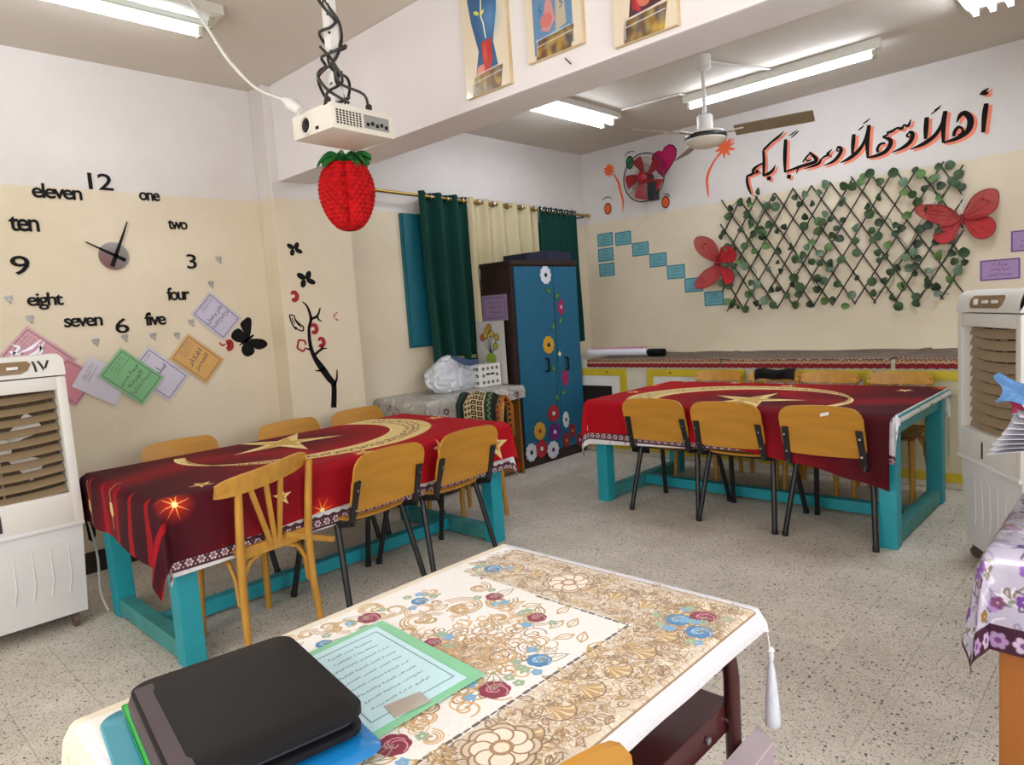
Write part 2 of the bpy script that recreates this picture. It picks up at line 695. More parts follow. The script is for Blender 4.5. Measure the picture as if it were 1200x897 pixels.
M['wall'] = wall_paint()
M['terrazzo'] = terrazzo()
M['ceiling'] = mat('ceiling paint', '#d3cabf', .85, var=.04, scale=1.5, world_coords=True)
M['beam'] = mat('beam paint', '#e1dcdd', .7, var=.03, scale=2, bump=.12, bscale=4, world_coords=True)
M['skirting'] = mat('dark skirting', '#2c2320', .6)
M['teal'] = mat('teal paint', '#1b94a3', .45, var=.10, scale=6, bump=.08, bscale=40)
M['teal_worn'] = mat('worn teal paint', '#3f8d8c', .6, var=.16, scale=9, bump=.1, bscale=40)
M['ply'] = mat('varnished plywood', '#b37e26', .42, var=.10, scale=4, stretch=(1, 1, 5), bump=.03, bscale=50)
M['ply_edge'] = mat('plywood edge', '#c49a52', .6, var=.15, scale=30)
M['bent'] = mat('varnished beech', '#b58434', .42, var=.14, scale=7, stretch=(4, 4, 1))
M['bent_dark'] = mat('darker beech', '#7d5024', .5, var=.15, scale=7)
M['blackmetal'] = mat('black painted metal', '#15161a', .4, var=.1)
M['dark'] = mat('dark void', '#0d0b0a', .9, var=0)
M['white'] = mat('white plastic', '#dcdad6', .4, var=.03)
M['offwhite'] = mat('aged plastic', '#dcd7cb', .45, var=.04)
M['brass'] = mat('brass', '#a98b4a', .3, metal=.85, var=.05)
M['chrome'] = mat('chrome', '#c9ccd0', .15, metal=1, var=0)
M['black'] = mat('black vinyl', '#08080a', .6, var=0, spec=.2)
M['red'] = mat('red vinyl', '#9c1420', .5, var=.05)

# ------------------------------------------------------------------ the room
structure(MB().span((-4.95, -1.75, 0), (-4.75, 6.47, 3.08)), 'wall_left', M['wall'])
structure(MB().span((-4.75, 6.27, 0), (1.65, 6.47, 3.08)), 'wall_back', M['wall'])
w = MB()
for a, b in (((1.45, -1.75, 0), (1.65, 6.27, 1.0)), ((1.45, -1.75, 2.5), (1.65, 6.27, 3.08)), ((1.45, -1.75, 1.0), (1.65, -.4, 2.5)),
             ((1.45, 2.4, 1.0), (1.65, 6.27, 2.5))):
    w.span(a, b)
structure(w, 'wall_right', M['wall'])
w = MB()
for a, b in (((-4.95, -1.95, 0), (1.65, -1.75, 1.0)), ((-4.95, -1.95, 2.5), (1.65, -1.75, 3.08)), ((-4.95, -1.95, 1.0), (-3.0, -1.75, 2.5)),
             ((.6, -1.95, 1.0), (1.65, -1.75, 2.5))):
    w.span(a, b)
structure(w, 'wall_front', M['wall'])
structure(MB().span((-4.95, -1.95, 3.08), (1.65, 6.47, 3.28)), 'ceiling', M['ceiling'])
structure(MB().span((-4.75, 2.45, 0), (-4.55, 3.07, 3.08), .012), 'pillar', M['wall'], 'plastered pillar carrying the beam')
structure(MB().span((-4.55, 2.51, 2.43), (1.45, 2.78, 3.08), .012), 'ceiling_beam', M['beam'], 'white plastered beam crossing the ceiling')
b = MB().span((-4.75, -1.75, 0), (-4.735, 2.45, .13), .003)
structure(b, 'baseboard_left', M['skirting'])
structure(MB().span((-4.75, 3.07, 0), (-4.735, 6.27, .13), .003), 'baseboard_left', M['skirting'])
structure(MB().span((-4.55, 2.45, 0), (-4.535, 3.07, .13), .003), 'baseboard_left', M['skirting'])
for nm, a, c, ax in (('window_2', (1.5, -.4, 1.0), (1.56, 2.4, 2.5), 1), ('window_3', (-3.0, -1.86, 1.0), (.6, -1.80, 2.5), 0)):
    fr = MB()
    lo, hi = a[ax], c[ax]
    for k in range(4):
        p = lo + (hi - lo) * k / 3
        q, r = list(a), list(c)
        q[ax], r[ax] = max(lo, p - .03), min(hi, p + .03)
        fr.span(q, r)
    for z0, z1 in ((1.0, 1.06), (2.44, 2.5)):
        q, r = list(a), list(c)
        q[2], r[2] = z0, z1
        fr.span(q, r)
    structure(fr, nm, M['white'])

floor = structure(MB().span((-4.95, -1.95, -.2), (1.65, 6.47, -.006)), 'floor', mat('grout', '#8c8578', .9, var=.1))
tile_mesh = MB().box((0, 0, -.003), (.2488, .2488, .006)).mesh('tile', M['terrazzo'])
cells = [(.06 + .25 * i + .125, -.075 + .25 * j + .125) for i in range(-20, 6) for j in range(-7, 26)]
cells = [(x, y) for x, y in cells if -4.73 < x - .125 and x + .125 < 1.44 and y - .125 > -1.74 and y + .125 < 6.26]


def in_view(x, y):
    p = Vector((x, y, 0)) - Vector((0, 0, 1.4))
    d = p.dot(_f)
    if d < .3:
        return None
    u, v = 809.2 * p.dot(_r2) / d, -809.2 * p.dot(_u2) / d
    return d if abs(u) < 640 and abs(v) < 490 else None


near = sorted([(in_view(x, y), x, y) for x, y in cells if in_view(x, y)])[:300]
near_set = {(x, y) for d, x, y in near}
for d, x, y in near:
    o = bpy.data.objects.new('tile', tile_mesh)
    o.location = (x, y, 0)
    o.parent = floor
    o.location = (x - floor.location.x, y - floor.location.y, -floor.location.z)
    COL.objects.link(o)
far = MB()
for x, y in cells:
    if (x, y) not in near_set:
        far.box((x, y, -.003), (.2488, .2488, .006))
far.span((-4.75, -1.75, -.006), (-4.69, 6.27, 0)).span((1.31, -1.75, -.006), (1.45, 6.27, 0)).span((-4.69, 6.175, -.006), (1.31, 6.27, 0))
far.span((-4.69, -1.75, -.006), (1.31, -1.575, 0))
tag(far.build('distant_tiles', M['terrazzo'], floor), None, kind='stuff')

# ------------------------------------------------------------------ lights of the room
M['tube'] = emit('lit tube', (236, 244, 255), TUBE_STRENGTH)
M['tube_off'] = mat('unlit tube', '#cfd8cf', .3, var=0)
M['lamp_body'] = mat('lamp enamel', '#c9c6bb', .5, var=.05)
M['lamp_green'] = mat('aged lamp enamel', '#a9a78f', .5, var=.1)


def tube_light(label, x, y, L, along, n, gap, body_w, deep=.05, rz=0.0, lit=None):
    t = thing('fluorescent_light', label, 'light', (x, y, 3.08), rz + (0 if along == 'y' else -pi / 2), 'fluorescent ceiling lights')
    MB().box((0, 0, -deep / 2), (body_w, L + .06, deep), None, .006).build('housing', M['lamp_body'], t, local=True)
    for i in range(n):
        dx = (i - (n - 1) / 2) * gap
        z = -deep - .032
        MB().tube([(dx, -L / 2 + .03, z), (dx, L / 2 - .03, z)], .0165, 10).build('tube', M['tube'] if lit is None or i in lit else M['tube_off'], t, 50, local=True)
        for s in (-1, 1):
            MB().box((dx, s * (L / 2 - .012), z + .01), (.03, .024, .062), None, .004).build('socket', M['lamp_green'], t, local=True)
    return t


tube_light('twin tube light at the upper left near the white cable', -3.72, 1.12, 1.22, 'y', 2, .14, .30, lit=(0,))
tube_light('twin tube light just behind the white beam', -3.64, 4.62, 1.22, 'y', 2, .11, .24)
tube_light('single tube light beside the ceiling fan', -2.2, 5.32, 1.42, 'x', 1, .1, .06, .07)
tube_light('four tube light at the top right corner', -.76, 4.55, 1.22, 'y', 4, .085, .36)

c = MB()
c.tube([(-3.46, 5.18, 3.072), (-2.92, 5.22, 3.072), (-2.9, 5.3, 3.07)], .008, 6)
tag(c.build('conduit', M['white']), 'thin white conduit between two ceiling lights', 'conduit')
c = MB()
c.tube([(-2.44, 4.62, 3.072), (-2.2, 5.28, 3.072)], .008, 6)
tag(c.build('conduit', M['white']), 'thin white conduit from fan to single tube light', 'conduit')
c = MB()
c.span((-3.36, 1.66, 3.05), (-2.2, 1.70, 3.08), .004)
tag(c.build('cable_trunking', M['white']), 'white cable trunking on ceiling beside the upper left light', 'trunking')

# ------------------------------------------------------------------ red tablecloths and blue tables


def scroll_band(cv, f, n, w):
    for k in range(n):
        t = (k + .5) / n
        (x, y), (tx, ty) = f(t)
        cv.star(x, y, w * .42, w * .18, 4, '#3a1a12', random.random())
        cv.disc(x, y, w * .13, '#e2cc8e')


def red_cloth_canvas():
    cv = Canvas(2.7, 1.9, 420, '#a01020', -1.35, -.95)
    X, Y = np.meshgrid((np.arange(cv.w) + .5) / cv.res + cv.x0, (np.arange(cv.h) + .5) / cv.res + cv.y0)
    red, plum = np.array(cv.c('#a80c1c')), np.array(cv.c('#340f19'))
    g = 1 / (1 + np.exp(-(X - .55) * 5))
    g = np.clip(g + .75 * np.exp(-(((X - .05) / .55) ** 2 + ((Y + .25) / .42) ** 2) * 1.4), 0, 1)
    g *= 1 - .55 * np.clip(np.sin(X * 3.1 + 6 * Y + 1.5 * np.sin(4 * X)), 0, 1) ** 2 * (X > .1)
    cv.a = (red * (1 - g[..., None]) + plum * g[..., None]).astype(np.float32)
    for k in range(9):      # vertical bands of the printed curtain at the end
        y = -.75 + k * .19
        cv.poly([(1.0, y), (1.35, y - .02), (1.35, y + .05), (1.02, y + .035)], '#b0101c', .75)
    # crescent, thicker towards one end
    outer = [(-.12 + .72 * cos(t), -.20 + .60 * sin(t)) for t in np.linspace(-.35, pi + .55, 60)]
    inner = [(.02 + .62 * cos(t), -.25 + .49 * sin(t)) for t in np.linspace(pi + .62, -.35, 60)]
    cv.poly(outer + inner, '#e0c98a')
    mid = lambda t: (-.065 + .665 * cos(t), -.22 + .545 * sin(t))
    for k in range(150):
        t = -.1 + (pi + .5) * k / 149
        x, y = mid(t)
        wid = .012 + .045 * (max(0, t) / pi) ** 1.2
        for s in (-1, 0, 1):
            xx, yy = x + cos(t) * wid * s * .8 + random.uniform(-.006, .006), y + sin(t) * wid * s * .6 + random.uniform(-.006, .006)
            cv.line([(xx, yy), (xx + random.uniform(-.02, .02), yy + random.uniform(-.02, .02))], .007, '#2c1810' if (k + s) % 3 else '#8a2a1c')
    cv.line(inner, .012, '#efdc9f')
    cv.line(outer, .008, '#c9a95c')
    # stars
    cv.star(.05, -.27, .34, .10, 5, '#e6cf92', .2, sx=1.0)
    cv.star(.05, -.27, .20, .06, 5, '#c9a458', .35)
    for l, a, r in ((-.87, .62, .11), (-.95, -.1, .07), (0, .46, .07), (-.7, .1, .06), (.78, .36, .06), (-.45, .55, .05), (.5, .6, .05)):
        cv.star(l, a, r, r * .38, 5, '#e3c98a', .4 + l)
        cv.star(l, a, r * .5, r * .2, 5, '#b98b45', .6 + l)
    for l, a in ((.96, .52), (-1.02, .3), (.3, .72)):
        cv.disc(l, a, .09, '#e0301c', soft=1.0, al=.9)
        cv.star(l, a, .07, .008, 8, '#f5b04a', .2)
        cv.disc(l, a, .014, '#ffe9a0')
    for l, a in ((1.08, -.05), (1.12, -.4)):    # hanging lanterns
        cv.line([(l - .1, a), (l, a)], .006, '#d9bf80')
        cv.poly([(l, a - .02), (l + .05, a - .03), (l + .08, a), (l + .05, a + .03), (l, a + .02)], '#dcc286')
        cv.line([(l + .08, a), (l + .13, a)], .008, '#dcc286')
    for k in range(90):
        cv.disc(random.uniform(-1.3, 1.3), random.uniform(-.9, .9), random.uniform(.002, .005), '#d8743a', al=.7)
    return cv


def floral_border(cv, y0, y1, x0, x1):
    """maroon band of white flowers"""
    cv.rect(x0, y0, x1, y1, '#4a2230')
    h = y1 - y0
    n = int((x1 - x0) / (h * .9))
    for k in range(n):
        x = x0 + (k + .5) * (x1 - x0) / n
        for q in range(6):
            cv.disc(x + h * .24 * cos(q * pi / 3), y0 + h * .5 + h * .24 * sin(q * pi / 3), h * .13, '#e9dfe2')
        cv.disc(x, y0 + h * .5, h * .12, '#b9808e')
        cv.disc(x + h * .45, y0 + h * .25, h * .1, '#d9ccd2')
        cv.disc(x + h * .45, y0 + h * .75, h * .08, '#cdb6c0')
    cv.line([(x0 + (x1 - x0) * k / (4 * n), y1 + h * .1 * sin(k * pi / 2)) for k in range(4 * n + 1)], h * .14, '#4a2230')


def plastic_canvas():
    cv = Canvas(2.8, 2.0, 360, '#d9d9dd', -1.4, -1.0)
    for k in range(1500):
        x, y = random.uniform(-1.4, 1.4), random.uniform(-1, 1)
        cv.disc(x, y, random.uniform(.006, .022), random.choice(['#c9c5cc', '#e6e4e8', '#b9aeb8', '#7d5c6a', '#9a8490', '#5c3a48']), random.uniform(.006, .014), al=.7, ang=random.uniform(0, 3))
    for a in (0, 1, 2, 3):
        cv.a = np.ascontiguousarray(np.rot90(cv.a))
        cv.h, cv.w = cv.a.shape[:2]
        cv.x0, cv.y0 = -cv.w / cv.res / 2, -cv.h / cv.res / 2
        half = -cv.y0
        dd = (1.0 - .80) if half < 1.2 else (1.4 - 1.27)
        floral_border(cv, -half + dd, -half + dd + .055, cv.x0, -cv.x0)
    return cv


def drape(x0, x1, y0, y1, zt, drops, long_axis, cw, ch, cx, cy, n=60, flare=.04, fold=.010, off=0.0, th=.0018, seed=0, nd=14, arch=1, under=0.0):
    """cloth over a table top; drops = overhangs (x-, x+, y-, y+) as numbers or functions of 0..1 along that edge"""
    D = [d if callable(d) else (lambda t, d=d: d) for d in drops]

    def axis(a0, a1, nn):
        return [(-1 + k / nd) for k in range(nd)] + [k / nn for k in range(nn + 1)] + [1 + (k + 1) / nd for k in range(nd)]
    U, V = axis(x0, x1, int(n * (x1 - x0) / 1.0)), axis(y0, y1, int(n * (y1 - y0) / 1.0))
    ph = [random.Random(seed).uniform(0, 6) for _ in range(8)]

    def pt(i, j):
        u, v = U[i], V[j]
        cu, cvv = min(max(u, 0), 1), min(max(v, 0), 1)
        X, Y = x0 + cu * (x1 - x0), y0 + cvv * (y1 - y0)
        du = -u * D[0](cvv) if u < 0 else (u - 1) * D[1](cvv) if u > 1 else 0
        dv = -v * D[2](cu) if v < 0 else (v - 1) * D[3](cu) if v > 1 else 0
        sx, sy = (-1 if u < 0 else 1), (-1 if v < 0 else 1)
        d = hypot(du, dv)
        uv = (X + sx * du, Y + sy * dv)
        if d < 1e-6:
            z = zt + .0012 * sin(5 * X + ph[0]) * sin(6 * Y + ph[1])
            return (X, Y, z), uv
        a, b = du / d, dv / d
        al = Y if du > dv else X
        r = off + .008 + .012 * min(1, d * 30) + flare * d * .35 + fold * min(1, d * 5) * sin(al * 17 + ph[2] + 2 * sin(al * 5 + ph[3])) * (1 - 2 * a * b)
        r += .3 * d * (2 * a * b) * (.55 + .25 * sin(atan2(b, a) * 6))
        return (X + sx * a * r, Y + sy * b * r, zt - d * (.97 - under)), uv
    vs, uvs, fs = [], [], []
    for i in range(len(U)):
        for j in range(len(V)):
            p, q = pt(i, j)
            vs.append(p)
            l, a = ((q[0] - cx), (q[1] - cy)) if long_axis == 'x' else (-(q[1] - cy), (q[0] - cx))
            uvs.append((l / cw + .5, a / ch + .5))
    nv = len(V)
    mb = MB()
    idx = lambda i, j: i * nv + j
    N = len(vs)
    top = [(idx(i, j), idx(i + 1, j), idx(i + 1, j + 1), idx(i, j + 1)) for i in range(len(U) - 1) for j in range(nv - 1)]
    bot = [tuple(N + k for k in f[::-1]) for f in top]
    low = []
    for i in range(len(U)):
        for j in range(nv):
            x, y, z = vs[idx(i, j)]
            kx = -1 if U[i] < 0 else 1 if U[i] > 1 else 0
            ky = -1 if V[j] < 0 else 1 if V[j] > 1 else 0
            q = hypot(kx, ky) or 1
            low.append((x - kx * th / q, y - ky * th / q, z - (th if not (kx or ky) else 0)))
    mb.add(vs + low, top + bot, uvs + uvs)
    return mb


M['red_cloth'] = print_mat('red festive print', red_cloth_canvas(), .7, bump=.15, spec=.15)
M['plastic_cloth'] = print_mat('floral plastic sheet', plastic_canvas(), .3, bump=.1)


def blue_table(label, x0, x1, y0, y1, long_axis):
    t = thing('classroom_table', label, 'table', ((x0 + x1) / 2, (y0 + y1) / 2, 0))
    s = .09
    MB().span((x0 - .02, y0 - .02, .705), (x1 + .02, y1 + .02, .735), .004).build('tabletop', M['teal'], t)
    for x in (x0, x1 - s):
        for y in (y0, y1 - s):
            MB().span((x, y, 0), (x + s, y + s, .705), .005).build('leg', M['teal'], t)
    if long_axis == 'y':
        for y in (y0, y1 - s):
            MB().span((x0 + s, y + .01, .01), (x1 - s, y + s - .01, .095), .004).build('end_stretcher', M['teal_worn'], t)
            MB().span((x0 + s, y + .02, .615), (x1 - s, y + s - .02, .705), .003).build('apron', M['teal'], t)
        xm = (x0 + x1) / 2
        MB().span((xm - .035, y0 + s - .01, .02), (xm + .035, y1 - s + .01, .09), .004).build('long_stretcher', M['teal'], t)
        for x in (x0, x1 - s):
            MB().span((x + .02, y0 + s, .615), (x + s - .02, y1 - s, .705), .003).build('apron', M['teal'], t)
    else:
        for x in (x0, x1 - s):
            MB().span((x + .01, y0 + s, .01), (x + s - .01, y1 - s, .095), .004).build('end_stretcher', M['teal_worn'], t)
            MB().span((x + .02, y0 + s, .615), (x + s - .02, y1 - s, .705), .003).build('apron', M['teal'], t)
        ym = (y0 + y1) / 2
        MB().span((x0 + s - .01, ym - .035, .02), (x1 - s + .01, ym + .035, .09), .004).build('long_stretcher', M['teal'], t)
        for y in (y0, y1 - s):
            MB().span((x0 + s, y + .02, .615), (x1 - s, y + s - .02, .705), .003).build('apron', M['teal'], t)
    return t


blue_table('long turquoise wooden table on the left in front of the clock wall', -3.93, -2.98, 1.0, 2.94, 'y')
blue_table('long turquoise wooden table on the right in front of the low cupboards', -3.01, -1.04, 3.955, 5.04, 'x')

lerp = lambda *p: (lambda t: p[min(int(t * (len(p) - 1)), len(p) - 2)] + (p[min(int(t * (len(p) - 1)), len(p) - 2) + 1] - p[min(int(t * (len(p) - 1)), len(p) - 2)]) * (t * (len(p) - 1) - min(int(t * (len(p) - 1)), len(p) - 2)))
cl = drape(-3.955, -2.955, .975, 2.965, .740, (.20, lerp(.33, .31, .29), .12, .20), 'y', 2.8, 2.0, -3.445, 1.97, seed=3, flare=.02, fold=.0, n=40)
tag(cl.build('under_tablecloth', M['plastic_cloth'], smooth=60), 'white and maroon floral plastic sheet under the left red cloth', 'tablecloth')
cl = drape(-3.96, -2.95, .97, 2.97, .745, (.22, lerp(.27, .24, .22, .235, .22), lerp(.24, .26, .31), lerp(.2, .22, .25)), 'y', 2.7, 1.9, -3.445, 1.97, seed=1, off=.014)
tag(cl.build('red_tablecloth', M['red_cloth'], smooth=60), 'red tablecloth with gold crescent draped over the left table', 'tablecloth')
cl = drape(-3.03, -1.035, 3.935, 5.06, .740, (.31, .045, lerp(.325, .30, .28, .26, .27), .2), 'x', 2.8, 2.1, -2.03, 4.49, seed=5, flare=.02, fold=.0, n=40)
tag(cl.build('under_tablecloth', M['plastic_cloth'], smooth=60), 'white and maroon floral plastic sheet under the right red cloth', 'tablecloth')
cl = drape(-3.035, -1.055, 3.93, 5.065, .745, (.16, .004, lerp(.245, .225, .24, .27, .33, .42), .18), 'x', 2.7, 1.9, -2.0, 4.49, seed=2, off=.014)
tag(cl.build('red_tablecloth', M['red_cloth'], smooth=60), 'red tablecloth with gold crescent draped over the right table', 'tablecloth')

# ------------------------------------------------------------------ chairs


def rounded_panel(mb, W, r_top, r_bot, fn, nu=20, nv=14, th=.010):
    """plywood panel: half-width shrinks at rounded corners; fn(x, t) -> point"""
    def f(u, v):
        h = 1.0
        rt, rb = r_top / .30, r_bot / .30
        w = W
        if v > 1 - rt:
            q = (v - 1 + rt) / rt
            w = W - r_top + r_top * sqrt(max(0, 1 - q * q))
        elif v < rb:
            q = (rb - v) / rb
            w = W - r_bot + r_bot * sqrt(max(0, 1 - q * q))
        return fn((u * 2 - 1) * w, v)
    # denser rows near the rounded ends
    return mb.sheet(lambda u, v: f(u, .5 - .5 * cos(pi * v)), nu, nv, th)


def ply_chair(label, loc, rz, group):
    t = thing('plywood_chair', label, 'chair', loc, rz, group)
    # local axes: the sitter looks along +y; feet on z = 0
    b = MB()
    rounded_panel(b, .222, .065, .05, lambda x, v: (x, -.265 - .075 * v - .02 + 1.0 * .45 * x * x * 1.0 * .9 * -1 + .02, .50 + .292 * v - .012 * (x / .22) ** 2 * (1 if v > .5 else -1)))
    b.build('backrest', M['ply'], t, 50, local=True)
    s = MB()
    rounded_panel(s, .205, .05, .05, lambda x, v: (x, -.20 + .40 * v, .452 - .035 * max(0, (v - .75) / .25) ** 2 + .012 * (x / .2) ** 2 - .012 * max(0, (.25 - v) / .25)), th=-.012)
    s.build('seat', M['ply'], t, 50, local=True)
    for sx in (-1, 1):
        MB().tube([(sx * .205, -.145, .435), (sx * .245, -.245, .02)], .0155, 8).tube([(sx * .245, -.245, .03), (sx * .246, -.248, 0)], .018, 8).build('leg', M['blackmetal'], t, 50, local=True)
        MB().tube([(sx * .205, .135, .43), (sx * .245, .235, .02)], .0155, 8).tube([(sx * .245, .235, .03), (sx * .246, .238, 0)], .018, 8).build('leg', M['blackmetal'], t, 50, local=True)
        u = MB()
        u.bar((sx * .208, -.13, .43), (sx * .205, -.275, .455), .03, .012, (0, 0, 1))
        u.bar((sx * .205, -.262, .45), (sx * .196, -.327, .665), .034, .012, (1, 0, 0))
        u.build('back_bracket', M['blackmetal'], t, local=True)
        MB().tube([(sx * .203, .14, .428), (sx * .203, -.15, .432)], .013, 8).build('side_rail', M['blackmetal'], t, 50, local=True)
        for z, y in ((.52, -.289), (.62, -.318)):
            MB().tube([(sx * .2, y - .012, z), (sx * .2, y + .004, z)], .006, 8).build('rivet', M['chrome'], t, local=True)
    MB().tube([(-.2, -.13, .425), (.2, -.13, .425)], .011, 8).build('cross_rail', M['blackmetal'], t, 50, local=True)
    return t


GL, GR = 'plywood chairs around the left table', 'plywood chairs along the front of the right table'
chair0 = ply_chair('plywood chair with black frame nearest the right end of the left table', (-3.10, 2.49, 0), radians(92), GL)
def chair(label, x, y, rz, g):
    return dup(chair0, label, (x, y, 0), rz, g)


chair('plywood chair with black frame right beside the broken slatted wooden chair', -3.095, 1.945, radians(94), GL)
chair('plywood chair back on the wall side of the left table, under the yellow card', -3.94, 1.55, radians(-90), GL)
chair('plywood chair back on the wall side of the left table, below the black butterfly', -3.94, 2.26, radians(-90), GL)
chair('plywood chair back on the wall side of the left table, under the branch sticker', -3.95, 2.82, radians(-88), GL)
chair('plywood chair at the left end of the right table, front side', -2.44, 4.14, radians(3), GR)
chair('plywood chair at the middle of the right table, front side', -1.92, 4.13, radians(0), GR)
c3 = chair('plywood chair with a small white sticker on its back at the right table', -1.365, 4.13, radians(-1), GR)
MB().sheet(lambda u, v: (.01 + .045 * u, -.352 + .0005, .735 + .018 * v + .012 * u), 3, 2, .001).build('sticker', M['white'], c3, local=True)
chair('varnished chair back at the bottom edge beside the embroidered cloth', -.90, .515, radians(88), 'chair at the front desk').scale = (1.055, 1.055, 1.055)


def bent_chair(label, loc, rz, group, mt, broken=False):
    t = thing('slatted_chair', label, 'chair', loc, rz, group)
    # rear posts, curved outward at the top
    for sx in (-1, 1):
        MB().tube([(sx * .19, -.20, 0), (sx * .180, -.185, .22), (sx * .174, -.188, .45), (sx * .176, -.212, .62), (sx * .180, -.24, .79 if not (broken and sx > 0) else .80)], [.016, .018, .019, .018, .016], 8).build('rear_post', mt, t, 50, local=True)
        MB().tube([(sx * .165, .17, .44), (sx * .172, .19, .2), (sx * .176, .20, 0)], [.02, .018, .015], 8).build('front_leg', mt, t, 50, local=True)
        # bent brace under the seat
        for a, q in (((sx * .175, -.165), (sx * .06, -.165)), ((sx * .178, -.15), (sx * .178, -.03))):
            pts = [(a[0], a[1], .22), (a[0] + (q[0] - a[0]) * .1, a[1] + (q[1] - a[1]) * .1, .33), (a[0] + (q[0] - a[0]) * .45, a[1] + (q[1] - a[1]) * .45, .40), (q[0], q[1], .425)]
            MB().tube(pts, .011, 8, flat=1.0).build('brace', mt, t, 50, local=True)
    MB().sheet(lambda u, v: ((2 * u - 1) * (.185 - .02 * (1 - v)), -.18 + .38 * v, .452 - .006 * cos((u - .5) * pi)), 10, 8, .014).build('seat', M['bent_dark'], t, 40, local=True)
    for k in range(7):
        x = -.15 + .05 * k
        MB().span((x - .021, -.16, .452), (x + .021, .18, .460), .003).build('seat_slat', mt, t, local=True)
    fr = MB()
    fr.sheet(lambda u, v: ((.172 if u < 2 else 0) * (2 * u - 1), -.185, .425 + .05 * v), 6, 2, .02)
    fr.build('seat_rail', mt, t, 40, local=True)
    tilt = .03 if broken else 0.0
    shift = -.055 if broken else 0

    def rail(u, v):
        x = (2 * u - 1)
        e = .012 * (abs(x) ** 6)
        z = .735 + .082 * v + (e if v < .5 else -e * 1.5)
        return (x * (.225 if broken else .205) + shift, -.255 + .045 * x * x - .02 * v - .005, z + tilt * (x + .2) * .9)
    MB().sheet(rail, 18, 6, .016).build('top_rail', mt, t, 40, local=True)
    for k, (xb, xt) in enumerate(((-.02, -.085), (.0, -.005), (.02, .07))):
        MB().bar((xb, -.185, .45), (xt + shift, -.252, .755), .022, .010, (1, 0, 0)).build('back_slat', mt, t, local=True)
    if broken:
        MB().bar((.05, -.19, .475), (.31, -.19, .375), .026, .02, (0, 0, 1)).build('loose_brace', mt, t, local=True)
    return t


bent_chair('broken slatted wooden chair with loose brace at the near corner of the left table', (-3.07, 1.38, 0), radians(97), 'slatted wooden chairs', M['bent'], True)
GF = 'slatted wooden chairs behind the right table'
b0 = bent_chair('slatted wooden chair behind the right table, leftmost of four', (-2.68, 4.98, 0), radians(180), GF, M['bent'])
b2 = dup(b0, 'slatted wooden chair behind the right table, second from the right cooler', (-1.80, 4.97, 0), radians(180), GF)
b3 = dup(b0, 'slatted wooden chair behind the right table, nearest the right cooler', (-1.34, 4.97, 0), radians(180), GF)
bm_ = dup(b0, 'slatted wooden chair behind the right table with a black cloth on its back', (-2.22, 5.0, 0), radians(180), GF)

# ------------------------------------------------------------------ clock with stuck-on numerals
clock = thing('wall_clock', 'large stick-on wall clock with black words and numbers around a silver hub', 'clock', (-4.75, 1.47, 1.90))
HC = [(1.46,1.92)][0]
MB().prism(ell(HC[0], HC[1], .085, n=32), .002, .012, LEFTF).build('hub', M['chrome'], clock, local=False)


def hand(tail, tip, w, name):
    (xa, ya), (xb, yb) = tail, tip
    mb = MB()
    stroke(mb, [tail, (xa + (xb - xa) * .3, ya + (yb - ya) * .3), tip], [w, w * .8, w * .25], LEFTF, .014, .018, 2)
    mb.build(name, M['black'], clock)


_h = [(1.444,1.857),(1.559,2.133)]
hand(_h[0], _h[1], .024, 'minute_hand')
_h = [(1.523,1.895),(1.313,2.002)]
hand(_h[0], _h[1], .022, 'hour_hand')
for word, p, h, wd in (('12', [(1.44,2.37)][0], .098, .135), ('eleven', [(1.203,2.292)][0], .085, .255), ('one', [(1.713,2.3)][0], .052, .125),
                      ('two', [(1.868,2.13)][0], .062, .122), ('3', [(1.931,1.891)][0], .096, .062), ('four', [(1.821,1.679)][0], .085, .142),
                      ('five', [(1.661,1.524)][0], .085, .128), ('6', [(1.46,1.49)][0], .094, .078), ('seven', [(1.252,1.525)][0], .055, .205),
                      ('eight', [(1.071,1.657)][0], .1, .18), ('9', [(0.972,1.863)][0], .108, .092), ('ten', [(1.018,2.097)][0], .085, .145)):
    text_mb(word, LEFTF, p[0], p[1], wd, h, 0, .001, .007, .82 if len(word) > 2 else .9, .014 if len(word) > 2 else .006).build('numeral', M['black'], clock)

# ------------------------------------------------------------------ printed cards in plastic sleeves on the clock wall


def clear_mat(name, rough=.15, mixv=.18):
    m = bpy.data.materials.new(name)
    m.use_nodes = True
    nt = m.node_tree
    for n_ in list(nt.nodes):
        nt.nodes.remove(n_)
    out = nt.nodes.new('ShaderNodeOutputMaterial')
    tr = nt.nodes.new('ShaderNodeBsdfTransparent')
    gl = nt.nodes.new('ShaderNodeBsdfPrincipled')
    gl.inputs['Base Color'].default_value = (.85, .85, .88, 1)
    gl.inputs['Roughness'].default_value = rough
    mx = nt.nodes.new('ShaderNodeMixShader')
    mx.inputs[0].default_value = mixv
    nt.links.new(tr.outputs[0], mx.inputs[1])
    nt.links.new(gl.outputs[0], mx.inputs[2])
    nt.links.new(mx.outputs[0], out.inputs[0])
    return m


M['sleeve'] = clear_mat('clear plastic sleeve', .08, .07)
M['hook'] = clear_mat('clear plastic hook', .1, .28)
M['ink'] = mat('printed ink', '#1c2420', .7, var=0)
PAPER = {}


def paper(hexc):
    if hexc not in PAPER:
        PAPER[hexc] = mat('paper ' + hexc, hexc, .8, var=.03, scale=20)
    return PAPER[hexc]


